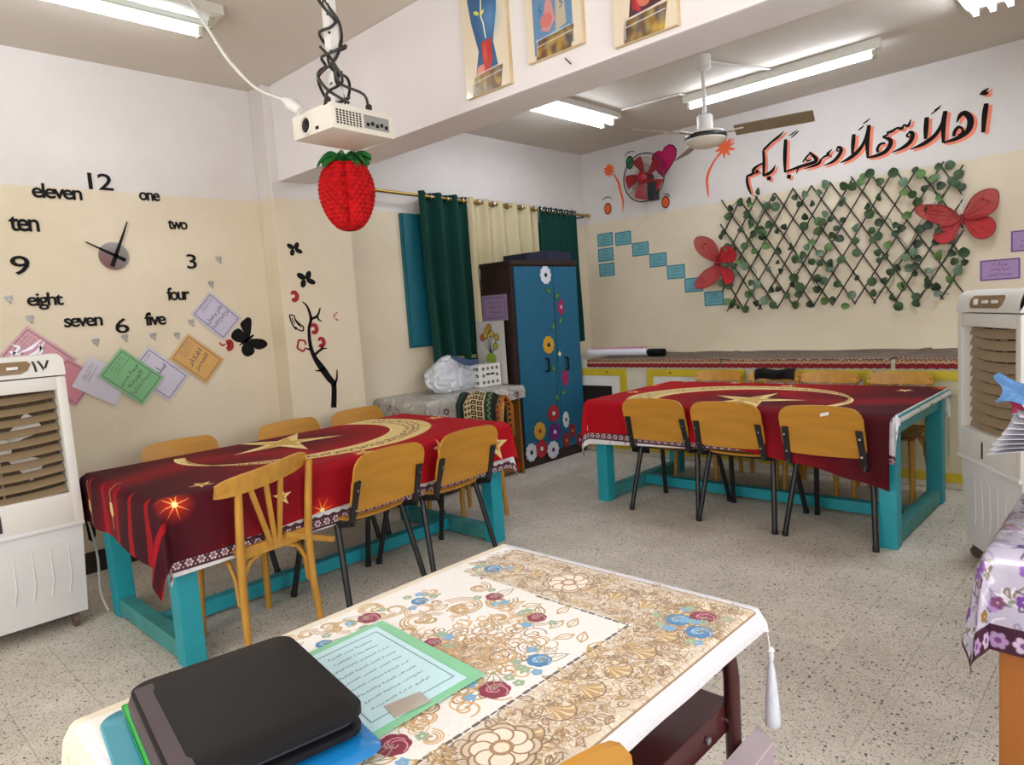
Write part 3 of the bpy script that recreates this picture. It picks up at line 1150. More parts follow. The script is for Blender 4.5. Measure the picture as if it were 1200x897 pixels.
def card(label, quad, col, head, lines, d, hook=None, portrait=True, frame=True, sleeve=True, name='card', fr=LEFTF, cat='card', group='cards pinned to the clock wall', ink=None):
    """quad = corners in wall units: header-left, header-right, foot-right, foot-left"""
    P = [Vector(q) for q in quad]
    c = sum(P, Vector((0, 0))) / 4
    ex, ey = ((P[1] - P[0]) + (P[2] - P[3])) / 2, ((P[0] - P[3]) + (P[1] - P[2])) / 2
    W, H = ex.length, ey.length
    ang = atan2(ex.y, ex.x)
    ex, ey = ex.normalized(), Vector((-sin(ang), cos(ang)))
    if ey.dot(P[0] - P[3]) < 0:
        ey = -ey
    at = lambda u, v: tuple(c + ex * (u * W / 2) + ey * (v * H / 2))
    rectp = lambda a: [at(-a, -a), at(a, -a), at(a, a), at(-a, a)]
    t = MB().prism(rectp(1), d, d + .0012, fr).build(name, paper(col))
    tag(t, label, cat, group)
    im = M['ink'] if ink is None else ink
    if frame:
        q = [at(-.86, -.9), at(.86, -.9), at(.86, .9), at(-.86, .9)]
        mb = MB()
        for a, b in zip(q, q[1:] + q[:1]):
            stroke(mb, [a, b], [.0045, .0045], fr, d + .0013, d + .002, 1)
        mb.build('printed_frame', im, t)
    mb = MB()
    for k, s in enumerate(head):
        text_mb(arabic(s), fr, *at(.15, .78 - .13 * k), w=W * .55, h=H * .055, ang=ang, d0=d + .0013, d1=d + .002, mb=mb)
    y = .12
    for k, s in enumerate(lines):
        hh = H * (.15 if len(lines) < 3 else .11)
        text_mb(arabic(s), fr, *at(0.0, y), w=min(W * .8, hh * .62 * len(s)), h=hh, ang=ang, d0=d + .0013, d1=d + .002, offset=.012, mb=mb)
        y -= .36 if len(lines) < 3 else .28
    if head or lines:
        mb.build('printed_text', im, t)
    if sleeve:
        MB().prism(rectp(1.07), d + .003, d + .0036, fr).build('clear_sleeve', M['sleeve'], t)
    return t


_H = ['محافظة مصر', 'ادارة التعليم', 'مدرسة الامل']
q = [(1.011,1.625),(0.826,1.322),(1.103,1.014),(1.305,1.311)]
Q = [(0.948,1.506),(1.205,1.321),(1.051,1.164),(0.801,1.339)]
card('large pink card behind the left cooler in a shiny crumpled sleeve', [Q[3], Q[0], Q[1], Q[2]], '#cf8c98', _H, ['معلم'], .004)
Q = [(1.148,1.326),(1.282,1.188),(1.138,1.009),(1.017,1.168)]
card('pink card partly behind the cooler edge, its corner pointing right', [Q[3], Q[0], Q[1], Q[2]], '#c96f80', [], [], .010)
Q = [(1.296,1.349),(1.435,1.144),(1.337,0.969),(1.167,1.181)]
card('white card in a clear sleeve just left of the green card', [Q[3], Q[0], Q[1], Q[2]], '#c9c4d2', _H, [], .013, frame=False)
Q = [(1.588,1.343),(1.838,1.144),(1.683,0.979),(1.46,1.195)]
card('pale lilac card hanging between the green and the yellow card', [Q[3], Q[0], Q[1], Q[2]], '#c8c3d6', ['مدرسة'], ['سلسلة'], .006)
Q = [(1.434,1.353),(1.663,1.146),(1.508,0.974),(1.296,1.202)]
card('green card tilted on the clock wall', [Q[3], Q[0], Q[1], Q[2]], '#63b56c', _H, ['غيمة مصر', 'الوردة', 'مدرسة حضارية'], .019)
Q = [(1.852,1.415),(2.066,1.221),(1.925,1.057),(1.726,1.27)]
card('yellow card tilted on the clock wall', [Q[3], Q[0], Q[1], Q[2]], '#d29a18', _H, ['افكار', 'العصر'], .012)
Q = [(2.022,1.691),(2.231,1.495),(2.073,1.347),(1.904,1.546)]
card('lilac card beside the black butterfly, highest of the row', [Q[3], Q[0], Q[1], Q[2]], '#bdb6cf', ['محافظة مصر', 'ادارة التعليم'], ['علم وعمل', 'روح النجاح القادمة'], .006)
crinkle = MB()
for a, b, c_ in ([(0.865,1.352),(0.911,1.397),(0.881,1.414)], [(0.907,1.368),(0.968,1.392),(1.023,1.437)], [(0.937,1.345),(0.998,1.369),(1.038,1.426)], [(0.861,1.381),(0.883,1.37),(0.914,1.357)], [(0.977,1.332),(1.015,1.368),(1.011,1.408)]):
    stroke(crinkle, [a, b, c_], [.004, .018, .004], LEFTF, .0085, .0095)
crinkle_m = mat('sleeve crinkle glint', '#e6e2ee', .15, var=0)  # opaque pale strokes: glints on the clear folds put into the colour
tag(crinkle.build('wrinkle_glints', crinkle_m), 'painted pale glints on the sleeve folds over the big pink card', 'plastic')

hook_c = MB()
for i, p in enumerate([(0.986,1.548),(1.305,1.39),(1.469,1.404),(1.636,1.402),(1.784,1.397),(1.886,1.476),(2.046,1.728),(0.898,1.663),(2.118,1.895)]):
    mb = MB()
    mb.prism(ell(p[0], p[1] + .01, .018, n=12), 0, .004, LEFTF)
    mb.prism(ell(p[0] + .010, p[1] + .022, .012, n=10), 0, .004, LEFTF).prism(ell(p[0] - .012, p[1] + .02, .012, n=10), 0, .004, LEFTF)
    t = mb.build('wall_hook', M['hook'])
    lab = ['above the big pink card', 'above the white card', 'above the green card', 'above the pale lilac card', 'at the left shoulder of the yellow card', 'above the yellow card',
           'above the highest lilac card', 'left of the word eight', 'right of the number 3'][i]
    tag(t, 'clear flower-shaped adhesive hook ' + lab, 'hook', 'clear wall hooks')
    MB().tube([(-4.745, p[0], p[1] - .008), (-4.732, p[0] + .002, p[1] - .016), (-4.728, p[0] + .003, p[1] - .008)], .003, 6).build('hook_pin', M['chrome'], t)


def butterfly_sticker(label, pts_list, fr, m, group=None):
    mb = MB()
    for pts in pts_list:
        pts = spline(list(pts) + [pts[0]], 4)[:-1] if len(pts) < 10 else pts
        mb.prism(pts, .0005, .003, fr)
    return tag(mb.build('butterfly_sticker', m), label, 'sticker', group)


# black butterfly on the clock wall
Z6 = lambda *a: a
butterfly_sticker('large black butterfly sticker on the clock wall', [
    [(2.27,1.344),(2.249,1.379),(2.219,1.452),(2.251,1.487),(2.28,1.502),(2.303,1.484),(2.297,1.43),(2.284,1.377)],
    [(2.27,1.341),(2.24,1.326),(2.179,1.334),(2.145,1.367),(2.159,1.406),(2.196,1.427),(2.222,1.415),(2.259,1.372)],
    [(2.277,1.344),(2.32,1.347),(2.376,1.336),(2.406,1.306),(2.388,1.28),(2.34,1.267),(2.305,1.28),(2.275,1.323)],
    [(2.269,1.337),(2.299,1.288),(2.298,1.247),(2.253,1.224),(2.22,1.24),(2.208,1.278),(2.232,1.32)],
    [(2.197,1.313),(2.242,1.345),(2.302,1.376),(2.308,1.367),(2.269,1.337),(2.203,1.308)]], LEFTF, M['black'], 'black butterfly stickers')
mb = MB()
stroke(mb, [(2.058,1.34),(2.075,1.318),(2.099,1.324)], [.008, .014, .008], LEFTF)
stroke(mb, [(2.104,1.337),(2.128,1.335),(2.131,1.301),(2.105,1.287)], [.02, .045, .045, .03], LEFTF)
tag(mb.build('petal_sticker', M['red']), 'curled red petal sticker under the lilac card', 'sticker')

# branch with blossoms on the pillar
tree = thing('tree_sticker', 'black branch wall sticker with red blossoms on the pillar', 'sticker', (-4.55, 2.76, 1.0))
mb = MB()
stroke(mb, [(2.777,0.789),(2.796,0.953),(2.763,1.01),(2.712,1.09),(2.656,1.184),(2.633,1.274),(2.635,1.391),(2.659,1.462),(2.639,1.55),(2.603,1.587)], [.046, .042, .048, .052, .034, .028, .022, .022, .015, .006], PILF)
stroke(mb, [(2.794,0.946),(2.826,1.003),(2.835,1.07)], [.026, .016, .008], PILF)
stroke(mb, [(2.655,1.459),(2.713,1.481),(2.744,1.539)], [.018, .018, .008], PILF)
stroke(mb, [(2.709,1.477),(2.723,1.451),(2.745,1.441)], [.016, .012, .006], PILF)
stroke(mb, [(2.658,1.196),(2.72,1.233),(2.767,1.237)], [.02, .016, .007], PILF)
stroke(mb, [(2.719,1.23),(2.727,1.252),(2.72,1.27)], [.012, .010, .006], PILF)
stroke(mb, [(2.633,1.242),(2.609,1.244),(2.591,1.256)], [.016, .012, .006], PILF)
stroke(mb, [(2.729,1.085),(2.686,1.078),(2.653,1.082)], [.024, .014, .006], PILF)
mb.build('branch', M['black'], tree)
for pts in ([(2.541,1.629)], [(2.674,1.388)], [(2.722,1.285)]):
    (cx, cy) = pts[0]
    mb = MB()
    stroke(mb, [(cx + .024 * cos(a), cy + .028 * sin(a)) for a in np.linspace(-2.4, 2.6, 7)], [.02, .030, .032, .032, .030, .026, .014], PILF)
    mb.build('blossom', M['red'], tree)
(cx, cy) = [(2.564,1.275)][0]
mb = MB()
stroke(mb, [(cx + (.030 + .008 * (k % 2)) * cos(k * .7), cy + (.036 + .008 * (k % 2)) * sin(k * .7)) for k in range(9)], .013, PILF)
mb.build('blossom', M['red'], tree)
mb = MB()
for s in ([(2.866,1.493),(2.849,1.464)], [(2.862,1.451),(2.886,1.438)], [(2.884,1.501),(2.876,1.49)]):
    stroke(mb, s, .014, PILF)
mb.build('blossom', M['red'], tree)
for k, (lab, pts) in enumerate((('upper small black butterfly sticker on the pillar', [(2.582,1.959)]), ('lower small black butterfly sticker on the pillar', [(2.649,1.743)]))):
    x, y = pts[0]
    s = .9 + .2 * k
    butterfly_sticker(lab, [ell(x - .032 * s, y + .024 * s, .034 * s, .02 * s, 12, -.5), ell(x + .02 * s, y + .03 * s, .032 * s, .02 * s, 12, 1.1), ell(x - .022 * s, y - .022 * s, .028 * s, .019 * s, 12, 1.2),
                            ell(x + .036 * s, y - .01 * s, .034 * s, .018 * s, 12, -.35)], PILF, M['black'], 'black butterfly stickers')
mb = MB()
for s in ([(2.491,1.496),(2.499,1.456),(2.516,1.413),(2.534,1.39)], [(2.491,1.499),(2.525,1.491),(2.534,1.462),(2.569,1.424),(2.591,1.408),(2.585,1.379),(2.55,1.389),(2.528,1.412)], [(2.507,1.477),(2.525,1.433)], [(2.528,1.462),(2.557,1.417)], [(2.547,1.439),(2.575,1.402)]):
    stroke(mb, s, .009, PILF)
tag(mb.build('butterfly_sticker', M['black']), 'outlined folded-wing butterfly sticker left of the branch', 'sticker')

# ------------------------------------------------------------------ painted greeting on the back wall
M['paint_black'] = mat('black wall paint', '#0e0808', .7, var=0, spec=.15)
M['paint_orange'] = mat('orange wall paint', '#e8622a', .6, var=.06)
M['paint_coral'] = mat('coral wall paint', '#e58266', .65, var=.08, scale=20)
gre = thing('painted_greeting', 'black and coral Arabic greeting painted high on the back wall', 'lettering', (-2.0, 6.27, 2.35))
WORDS = [
    # (brush strokes, widths in metres)
    [([(-1.019,2.694),(-1.03,2.617),(-1.039,2.49)], [.03, .036, .024]), ([(-1.002,2.798),(-1.034,2.783),(-1.06,2.765)], [.006, .022, .012]), ([(-1.052,2.768),(-1.021,2.766),(-1.012,2.777)], [.012, .026, .01])],
    [([(-1.205,2.601),(-1.185,2.646),(-1.154,2.658),(-1.123,2.618),(-1.119,2.568),(-1.142,2.516),(-1.205,2.485),(-1.293,2.471)], [.008, .03, .036, .042, .044, .036, .03, .014]),
     ([(-1.166,2.544),(-1.193,2.566),(-1.217,2.542),(-1.227,2.504)], [.012, .022, .026, .02]), ([(-1.166,2.544),(-1.17,2.516),(-1.197,2.506)], [.018, .02, .012]),
     ([(-1.279,2.704),(-1.292,2.617),(-1.294,2.471)], [.03, .034, .02]),
     ([(-1.279,2.7),(-1.304,2.611),(-1.349,2.54),(-1.424,2.494),(-1.518,2.469)], [.022, .024, .03, .03, .008]), ([(-1.404,2.687),(-1.41,2.599),(-1.413,2.524)], [.03, .034, .02]),
     ([(-1.314,2.738),(-1.344,2.72),(-1.377,2.701)], [.004, .012, .005]), ([(-1.306,2.754),(-1.332,2.735),(-1.354,2.727)], [.004, .010, .004])],
    [([(-1.532,2.597),(-1.543,2.578),(-1.524,2.564)], [.012, .016, .012]), ([(-1.532,2.601),(-1.509,2.596),(-1.503,2.565),(-1.525,2.523),(-1.577,2.492),(-1.651,2.472)], [.018, .028, .032, .032, .026, .006])],
    [([(-1.513,2.695),(-1.532,2.653),(-1.562,2.665),(-1.579,2.641),(-1.61,2.654),(-1.645,2.638),(-1.687,2.632)], [.008, .022, .014, .024, .016, .022, .018]),
     ([(-1.671,2.62),(-1.708,2.608),(-1.712,2.6)], [.014, .018, .012]),
     ([(-1.712,2.603),(-1.665,2.576),(-1.661,2.536),(-1.699,2.489),(-1.763,2.471),(-1.833,2.467)], [.012, .03, .034, .032, .026, .012]),
     ([(-1.698,2.555),(-1.735,2.555),(-1.757,2.52),(-1.75,2.493)], [.014, .02, .022, .016]),
     ([(-1.816,2.724),(-1.831,2.601),(-1.829,2.466)], [.028, .034, .018]), ([(-1.818,2.717),(-1.852,2.605),(-1.902,2.536),(-1.97,2.492),(-2.04,2.469)], [.02, .024, .03, .03, .008]),
     ([(-1.933,2.678),(-1.94,2.601),(-1.947,2.522)], [.028, .032, .018]), ([(-1.809,2.774),(-1.833,2.757),(-1.862,2.744)], [.004, .012, .005]), ([(-1.853,2.728),(-1.877,2.713),(-1.9,2.699)], [.004, .012, .005])],
    [([(-2.06,2.598),(-2.07,2.577),(-2.053,2.565)], [.012, .014, .01]), ([(-2.067,2.603),(-2.038,2.587),(-2.042,2.548),(-2.095,2.494),(-2.179,2.471)], [.016, .028, .03, .026, .006])],
    [([(-2.106,2.592),(-2.145,2.563),(-2.134,2.551),(-2.163,2.548),(-2.193,2.531),(-2.226,2.493),(-2.338,2.475)], [.006, .024, .012, .018, .016, .024, .006]),
     ([(-2.274,2.604),(-2.317,2.574),(-2.353,2.533)], [.008, .018, .012]), ([(-2.295,2.608),(-2.24,2.54),(-2.259,2.514),(-2.368,2.502),(-2.512,2.48)], [.012, .032, .03, .026, .014]),
     ([(-2.33,2.558),(-2.306,2.536),(-2.276,2.542)], [.008, .014, .01]), ([(-2.386,2.512),(-2.396,2.48),(-2.409,2.446)], [.014, .012, .006]),
     ([(-2.495,2.759),(-2.506,2.612),(-2.509,2.477)], [.028, .034, .018]), ([(-2.492,2.437),(-2.459,2.431)], [.034, .034]),
     ([(-2.377,2.803),(-2.41,2.784),(-2.448,2.761)], [.004, .011, .005]), ([(-2.391,2.811),(-2.428,2.797),(-2.465,2.78)], [.004, .011, .005])],
    [([(-2.508,2.83),(-2.56,2.795),(-2.623,2.762),(-2.699,2.707)], [.006, .022, .02, .024]), ([(-2.698,2.707),(-2.696,2.6),(-2.705,2.486)], [.022, .028, .02]),
     ([(-2.593,2.557),(-2.618,2.516),(-2.66,2.493),(-2.713,2.485)], [.006, .026, .028, .016]), ([(-2.672,2.454),(-2.636,2.448)], [.034, .034]),
     ([(-2.703,2.595),(-2.757,2.58),(-2.794,2.556),(-2.806,2.52),(-2.861,2.508)], [.016, .02, .03, .026, .02]), ([(-2.778,2.546),(-2.752,2.529),(-2.793,2.517)], [.01, .02, .01]),
     ([(-2.858,2.51),(-2.86,2.459),(-2.845,2.392),(-2.823,2.333)], [.02, .024, .022, .006])],
]
for strokes in WORDS:
    sh, wd = MB(), MB()
    for si, (pts, ws) in enumerate(strokes):
        stroke(wd, pts, ws, BACKF, .0022, .0036 + .00025 * si)
        if max(ws) > .015:
            stroke(sh, [(x + .021, y - .016) for x, y in pts], [v * .95 + .006 for v in ws], BACKF, .0004, .0014 + .0001 * si)
    o = wd.build('greeting_word', M['paint_black'], gre)
    sh.build('word_shadow', M['paint_coral'], o)

# painted flowers and balloons
mur = thing('painted_mural', 'orange flowers and balloons painted around the wall fan', 'mural', (-3.6, 6.27, 2.3))
for (cx, cy), r, stem in (([(-4.385,2.85)][0], .062, [(-4.333,2.803),(-4.275,2.704),(-4.254,2.611),(-4.228,2.504),(-4.238,2.394)]),
                          ([(-3.068,2.811)][0], .085, [(-3.12,2.769),(-3.212,2.662),(-3.256,2.564),(-3.257,2.47),(-3.249,2.377)])):
    mb = MB()
    for k in range(10):
        a = 2 * pi * k / 10 + .2
        stroke(mb, [(cx + r * .2 * cos(a), cy + r * .2 * sin(a)), (cx + r * .6 * cos(a), cy + r * .6 * sin(a)), (cx + r * 1.15 * cos(a), cy + r * 1.15 * sin(a))], [.012, .03, .008], BACKF, .0005, .0015 + .0001 * k, 2)
    mb.prism(ell(cx, cy, r * .42), .0005, .0032, BACKF)
    mb.build('flower_head', M['paint_orange'], mur)
    mb = MB()
    stroke(mb, stem, [.012, .022, .026, .022, .006], BACKF)
    mb.build('flower_stem', M['paint_orange'], mur)
mb = MB()
stroke(mb, [(-3.038,2.837),(-2.995,2.853),(-2.966,2.873)], [.01, .012, .004], BACKF)
stroke(mb, [(-3.033,2.799),(-2.991,2.785),(-2.963,2.776)], [.01, .012, .004], BACKF)
mb.build('flower_ray', M['paint_orange'], mur)
M['paint_green'] = mat('green wall paint', '#1f7d3c', .6, var=.05)
M['paint_pink'] = mat('magenta wall paint', '#c2125e', .55, var=.06)
for (cx, cy), rx, ry, m_ in (([(-4.428,2.451)][0], .048, .062, 'paint_orange'), ([(-3.72,2.409)][0], .046, .062, 'paint_orange'), ([(-4.121,2.877)][0], .048, .068, 'paint_green')):
    MB().prism(ell(cx, cy, rx, ry), .0005, .0016, BACKF).build('balloon', M['paint_black'], mur)
    MB().prism(ell(cx, cy, rx - .010, ry - .012), .0017, .0026, BACKF).build('balloon', M[m_], mur)
for pts, ws in (([(-4.499,2.547),(-4.45,2.572),(-4.394,2.569),(-4.368,2.541)], [.003, .010, .008, .003]), ([(-3.742,2.486),(-3.693,2.482),(-3.666,2.453)], [.004, .012, .006]), ([(-4.178,2.95),(-4.132,2.984),(-4.053,2.978)], [.003, .008, .004])):
    mb = MB()
    stroke(mb, pts, ws, BACKF)
    mb.build('painted_arc', M['paint_black'], mur)
hp = [(-3.733,2.657),(-3.796,2.718),(-3.85,2.806),(-3.857,2.878),(-3.818,2.919),(-3.768,2.927),(-3.733,2.909),(-3.71,2.946),(-3.652,2.964),(-3.597,2.943),(-3.568,2.895),(-3.579,2.829),(-3.622,2.769),(-3.699,2.686)]
MB().prism(hp, .0005, .0016, BACKF).build('heart_outline', M['paint_black'], mur)
hc = (sum(p[0] for p in hp) / len(hp), sum(p[1] for p in hp) / len(hp))
MB().prism([(hc[0] + (x - hc[0]) * .93, hc[1] + (y - hc[1]) * .93) for x, y in hp], .0017, .0026, BACKF).build('heart', M['paint_pink'], mur)

# ------------------------------------------------------------------ blue and purple cards on the back wall
M['ink_blue'] = mat('blue ink', '#1c4650', .7, var=0)
M['ink_purple'] = mat('purple ink', '#4a2858', .7, var=0)


def back_card(label, c, W, H, col, ink, group, ang=0.0):
    cx, cy = c
    P = lambda u, v: (cx + u * W / 2 * cos(ang) - v * H / 2 * sin(ang), cy + u * W / 2 * sin(ang) + v * H / 2 * cos(ang))
    t = tag(MB().prism([P(-1, -1), P(1, -1), P(1, 1), P(-1, 1)], .001, .0025, BACKF).build('card', paper(col)), label, 'card', group)
    mb = MB()
    q = [P(-.93, -.9), P(.93, -.9), P(.93, .9), P(-.93, .9)]
    for a, b in zip(q, q[1:] + q[:1]):
        stroke(mb, [a, b], [.006, .006], BACKF, .0026, .0032, 1)
    mb.build('printed_frame', ink, t)
    mb = MB()
    for k, s in enumerate(('وزارة', 'التربية والتعليم', 'مدرسة الامل')):
        text_mb(arabic(s), BACKF, *P(0, .5 - .48 * k), w=W * (.35 + .12 * k), h=H * .17, ang=ang, d0=.0026, d1=.0032, mb=mb)
    mb.build('printed_text', ink, t)
    return t


GB = 'blue cards in a stepped row'
for i, (lab, c) in enumerate((('blue card at the top left corner of the stepped row', [(-4.484,2.129)]), ('blue card at the top, second from the left', [(-4.251,2.114)]),
                              ('blue card directly under the top left blue card', [(-4.487,1.967)]), ('lowest blue card of the column on the left', [(-4.483,1.804)]),
                              ('blue card one step down to the right of the top pair', [(-4.042,1.978)]), ('blue card on the second step down', [(-3.837,1.844)]),
                              ('blue card in the middle of the descending steps', [(-3.637,1.705)]), ('blue card tucked under the left red butterfly', [(-3.445,1.559)]),
                              ('lowest blue card at the foot of the trellis', [(-3.235,1.411)]))):
    back_card(lab, c[0], .205, .142, '#68a4ae', M['ink_blue'], GB, .0)
back_card('purple card right of the trellis', [(-0.936,1.477)][0], .25, .155, '#a385b2', M['ink_purple'], 'purple cards on the back wall')
back_card('purple card cut by the right edge of the photo', [(-0.746,1.673)][0], .25, .155, '#a385b2', M['ink_purple'], 'purple cards on the back wall')

# ------------------------------------------------------------------ trellis with ivy
trel = thing('ivy_trellis', 'dark folding lattice trellis with fabric ivy on the back wall', 'trellis', (-2.14, 6.25, 1.30))
M['slat'] = mat('dark willow slat', '#2a211c', .7, var=.2, scale=30)
X0, X1, Z0, Z1 = -3.13, -1.16, 1.30, 2.30
slats, STEP, RUN = [], .163, .66
for fam in (0, 1):
    k = -5
    while k < 14:
        xb = X0 + .03 + STEP * k
        pa, pb = ((xb + RUN, Z0), (xb, Z1)) if fam == 0 else ((xb, Z0), (xb + RUN, Z1))
        (xa, za), (xc, zc) = pa, pb
        # cut at the sides of the lattice
        def cut(p, q):
            (x, z), (x2, z2) = p, q
            if x < X0:
                t = (X0 - x) / (x2 - x)
                return (X0, z + (z2 - z) * t)
            if x > X1:
                t = (X1 - x) / (x2 - x)
                return (X1, z + (z2 - z) * t)
            return p
        if max(xa, xc) > X0 + .05 and min(xa, xc) < X1 - .05:
            a, b = cut(pa, pb), cut(pb, pa)
            if hypot(a[0] - b[0], a[1] - b[1]) > .15:
                j = random.uniform(-.012, .012)
                a, b = (a[0] + j, a[1] - .02), (b[0] + j, b[1] + random.uniform(0, .04))
                d = .014 if fam == 0 else .024
                MB().bar((a[0], 6.27 - d, a[1]), (b[0], 6.27 - d, b[1]), .012, .008, (0, 1, 0)).build('slat', M['slat'], trel)
                slats.append((a, b))
        k += 1
leafm = [mat('ivy leaf ' + n_, c, .55, var=.22, scale=25) for n_, c in (('dark', '#22361f'), ('mid', '#34502c'), ('light', '#51703a'), ('grey', '#5f7860'))]


def leaf_mesh(k, w, l, curl, m):
    mb = MB()
    prof = [(0, 0), (.62, .12), (.98, .35), (.92, .62), (.55, .85), (.0, 1.0)]
    vs = []
    for i, (a, b) in enumerate(prof):
        z = curl * sin(b * pi) * .5
        vs.append((0, b * l, z))
    n = len(prof)
    for s in (-1, 1):
        for i, (a, b) in enumerate(prof):
            vs.append((s * a * w, b * l - (.06 * l if i == 1 else 0), curl * sin(b * pi) * .5 + curl * a * .7))
    fs = []
    for s in (0, 1):
        o = n * (s + 1)
        for i in range(n - 1):
            f = (i, o + i, o + i + 1, i + 1)
            fs.append(f if s else f[::-1])
    mb.add(vs, fs)
    return mb.mesh('leaf', m, 60)


leaf_meshes = [leaf_mesh(k, .027 + .004 * (k % 2), .056 + .006 * (k % 3), c_, leafm[k]) for k, c_ in ((0, .016), (1, -.012), (2, .018), (3, -.016))]
R = random.Random(11)
leaves = []
while len(leaves) < 185:
    a, b = R.choice(slats)
    t = R.random()
    x, z = a[0] + (b[0] - a[0]) * t + R.uniform(-.03, .03), a[1] + (b[1] - a[1]) * t + R.uniform(-.03, .03)
    if any(hypot(x - p, z - q) < .045 for p, q in leaves):
        continue
    leaves.append((x, z))
    me = R.choices(leaf_meshes, (4, 4, 2, 2))[0]
    o = bpy.data.objects.new('ivy_leaf', me)
    o.parent = trel
    o.location = (x + 2.14, R.uniform(-.075, -.040), z - 1.30)
    o.rotation_euler = (radians(90) + R.uniform(-.5, .6), R.uniform(-2.6, 2.6), R.uniform(-.5, .5))
    s = R.uniform(.95, 1.36)
    o.scale = (s, s, s)
    COL.objects.link(o)
vine = MB()
for k in range(16):
    a, b = R.choice(slats)
    pts = []
    for i in range(9):
        t = .1 + .8 * i / 8
        pts.append((a[0] + (b[0] - a[0]) * t + R.uniform(-.035, .035), 6.235 + R.uniform(-.012, .012), a[1] + (b[1] - a[1]) * t + R.uniform(-.035, .035)))
    vine.tube(pts, .0025, 5)
vine.build('vine_stem', leafm[1], trel)


# ------------------------------------------------------------------ red gauze butterflies
M['gauze'] = clear_mat('red gauze', .6, .6)
_p = [n_ for n_ in M['gauze'].node_tree.nodes if n_.type == 'BSDF_PRINCIPLED'][0]
_p.inputs['Base Color'].default_value = lin('#b51a20') + (1,)
M['gauze_dark'] = mat('dark red rim', '#7a0e14', .6, var=0)
M['gauze_lo'] = mat('dense red gauze', '#a81218', .6, var=.1, scale=30)


def gauze_butterfly(label, body, wings):
    """wings: list of outlines (x, z) with their depth at the tip; each a separate wing"""
    t = thing('gauze_butterfly', label, 'butterfly', (body[0], 6.22, body[1]), 0, 'red gauze butterflies')
    for k, (pts, lift, dense) in enumerate(wings):
        pts = spline(pts + [pts[0]], 3)[:-1]
        mb = MB()
        n = len(pts)
        vs = [(body[0], 6.205, body[1])]
        for f in (.35, .7, 1.0):
            for x, z in pts:
                X, Zz = body[0] + (x - body[0]) * f, body[1] + (z - body[1]) * f
                vs.append((X, 6.205 - lift * hypot(X - body[0], Zz - body[1]) , Zz))
        N = len(vs)
        vs += [(x, y + .002, z) for x, y, z in vs]
        fs = []
        for i in range(n):
            j = (i + 1) % n
            fs.append((0, 1 + i, 1 + j))
            for r in range(2):
                fs.append((1 + r * n + i, 1 + (r + 1) * n + i, 1 + (r + 1) * n + j, 1 + r * n + j))
            fs.append((1 + 2 * n + i, N + 1 + 2 * n + i, N + 1 + 2 * n + j, 1 + 2 * n + j))
        fs += [tuple(N + q for q in f[::-1]) for f in fs if len(f) < 4 or max(f) < N]
        mb.add(vs, fs)
        wing = mb.build('wing', M['gauze_lo' if dense else 'gauze'], t, 60)
        rim = MB()
        rim.tube([(x, 6.205 - lift * hypot(x - body[0], z - body[1]), z) for x, z in pts], .0035, 5, closed=True)
        for q in (.2, .38, .56, .74):
            x, z = pts[int(q * n)]
            rim.tube([(body[0] + (x - body[0]) * f, 6.203 - lift * f * hypot(x - body[0], z - body[1]), body[1] + (z - body[1]) * f) for f in (.1, .5, .82)], .0018, 4)
        rim.build('wing_wire', M['gauze_dark'], wing)
        if not dense:
            for q, f in ((.42, .66), (.54, .72)):
                x, z = pts[int(q * n)]
                px_, pz_ = body[0] + (x - body[0]) * f, body[1] + (z - body[1]) * f
                MB().prism(ell(px_, pz_, .012, .009, 10), 0, .002, lambda u, v, d: (u, 6.201 - lift * hypot(u - body[0], v - body[1]) - d, v)).build('wing_spot', M['gauze_dark'], wing)
    return t


bb = [(-1.164,1.88)][0]
t = gauze_butterfly('red gauze butterfly on the upper right of the trellis', bb, [
    ([(-1.166,1.88),(-1.231,1.963),(-1.326,2.004),(-1.423,2.014),(-1.458,1.986),(-1.423,1.926),(-1.336,1.87),(-1.241,1.829)], .25, False),
    ([(-1.166,1.873),(-1.231,1.834),(-1.298,1.832),(-1.341,1.794),(-1.337,1.738),(-1.279,1.704),(-1.222,1.724),(-1.189,1.796)], .12, True),
    ([(-1.161,1.883),(-1.129,1.958),(-1.075,2.033),(-0.995,2.062),(-0.934,2.046),(-0.92,1.988),(-0.942,1.909),(-1.021,1.868),(-1.102,1.858)], .3, False),
    ([(-1.159,1.872),(-1.093,1.868),(-1.003,1.871),(-0.955,1.827),(-0.95,1.764),(-0.986,1.722),(-1.048,1.714),(-1.102,1.763)], .15, True)])
MB().tube([(bb[0], 6.19, bb[1] + .03), (bb[0] + .005, 6.185, bb[1] - .05)], .010, 8).build('body', M['gauze_dark'], t, 50)
an = MB()
an.tube([(bb[0], 6.19, bb[1] + .03), (bb[0] - .005, 6.17, bb[1] + .12), (bb[0] + .02, 6.16, bb[1] + .19)], .002, 5).tube([(bb[0], 6.19, bb[1] + .03), (bb[0] + .02, 6.17, bb[1] + .12), (bb[0] + .045, 6.16, bb[1] + .18)], .002, 5)
an.build('antenna', M['white'], t)
bb = [(-3.15,1.741)][0]
t = gauze_butterfly('red gauze butterfly at the lower left corner of the trellis', bb, [
    ([(-3.163,1.751),(-3.28,1.818),(-3.338,1.899),(-3.344,1.98),(-3.285,2.009),(-3.193,1.98),(-3.13,1.899),(-3.134,1.803)], .25, False),
    ([(-3.136,1.749),(-3.12,1.826),(-3.092,1.883),(-3.014,1.886),(-2.953,1.831),(-2.949,1.771),(-3.007,1.736)], .15, True),
    ([(-3.163,1.733),(-3.273,1.682),(-3.344,1.601),(-3.355,1.527),(-3.28,1.515),(-3.171,1.556),(-3.114,1.643)], .25, False),
    ([(-3.131,1.727),(-3.073,1.7),(-2.997,1.657),(-2.974,1.595),(-3.002,1.537),(-3.066,1.542),(-3.109,1.618)], .15, True)])
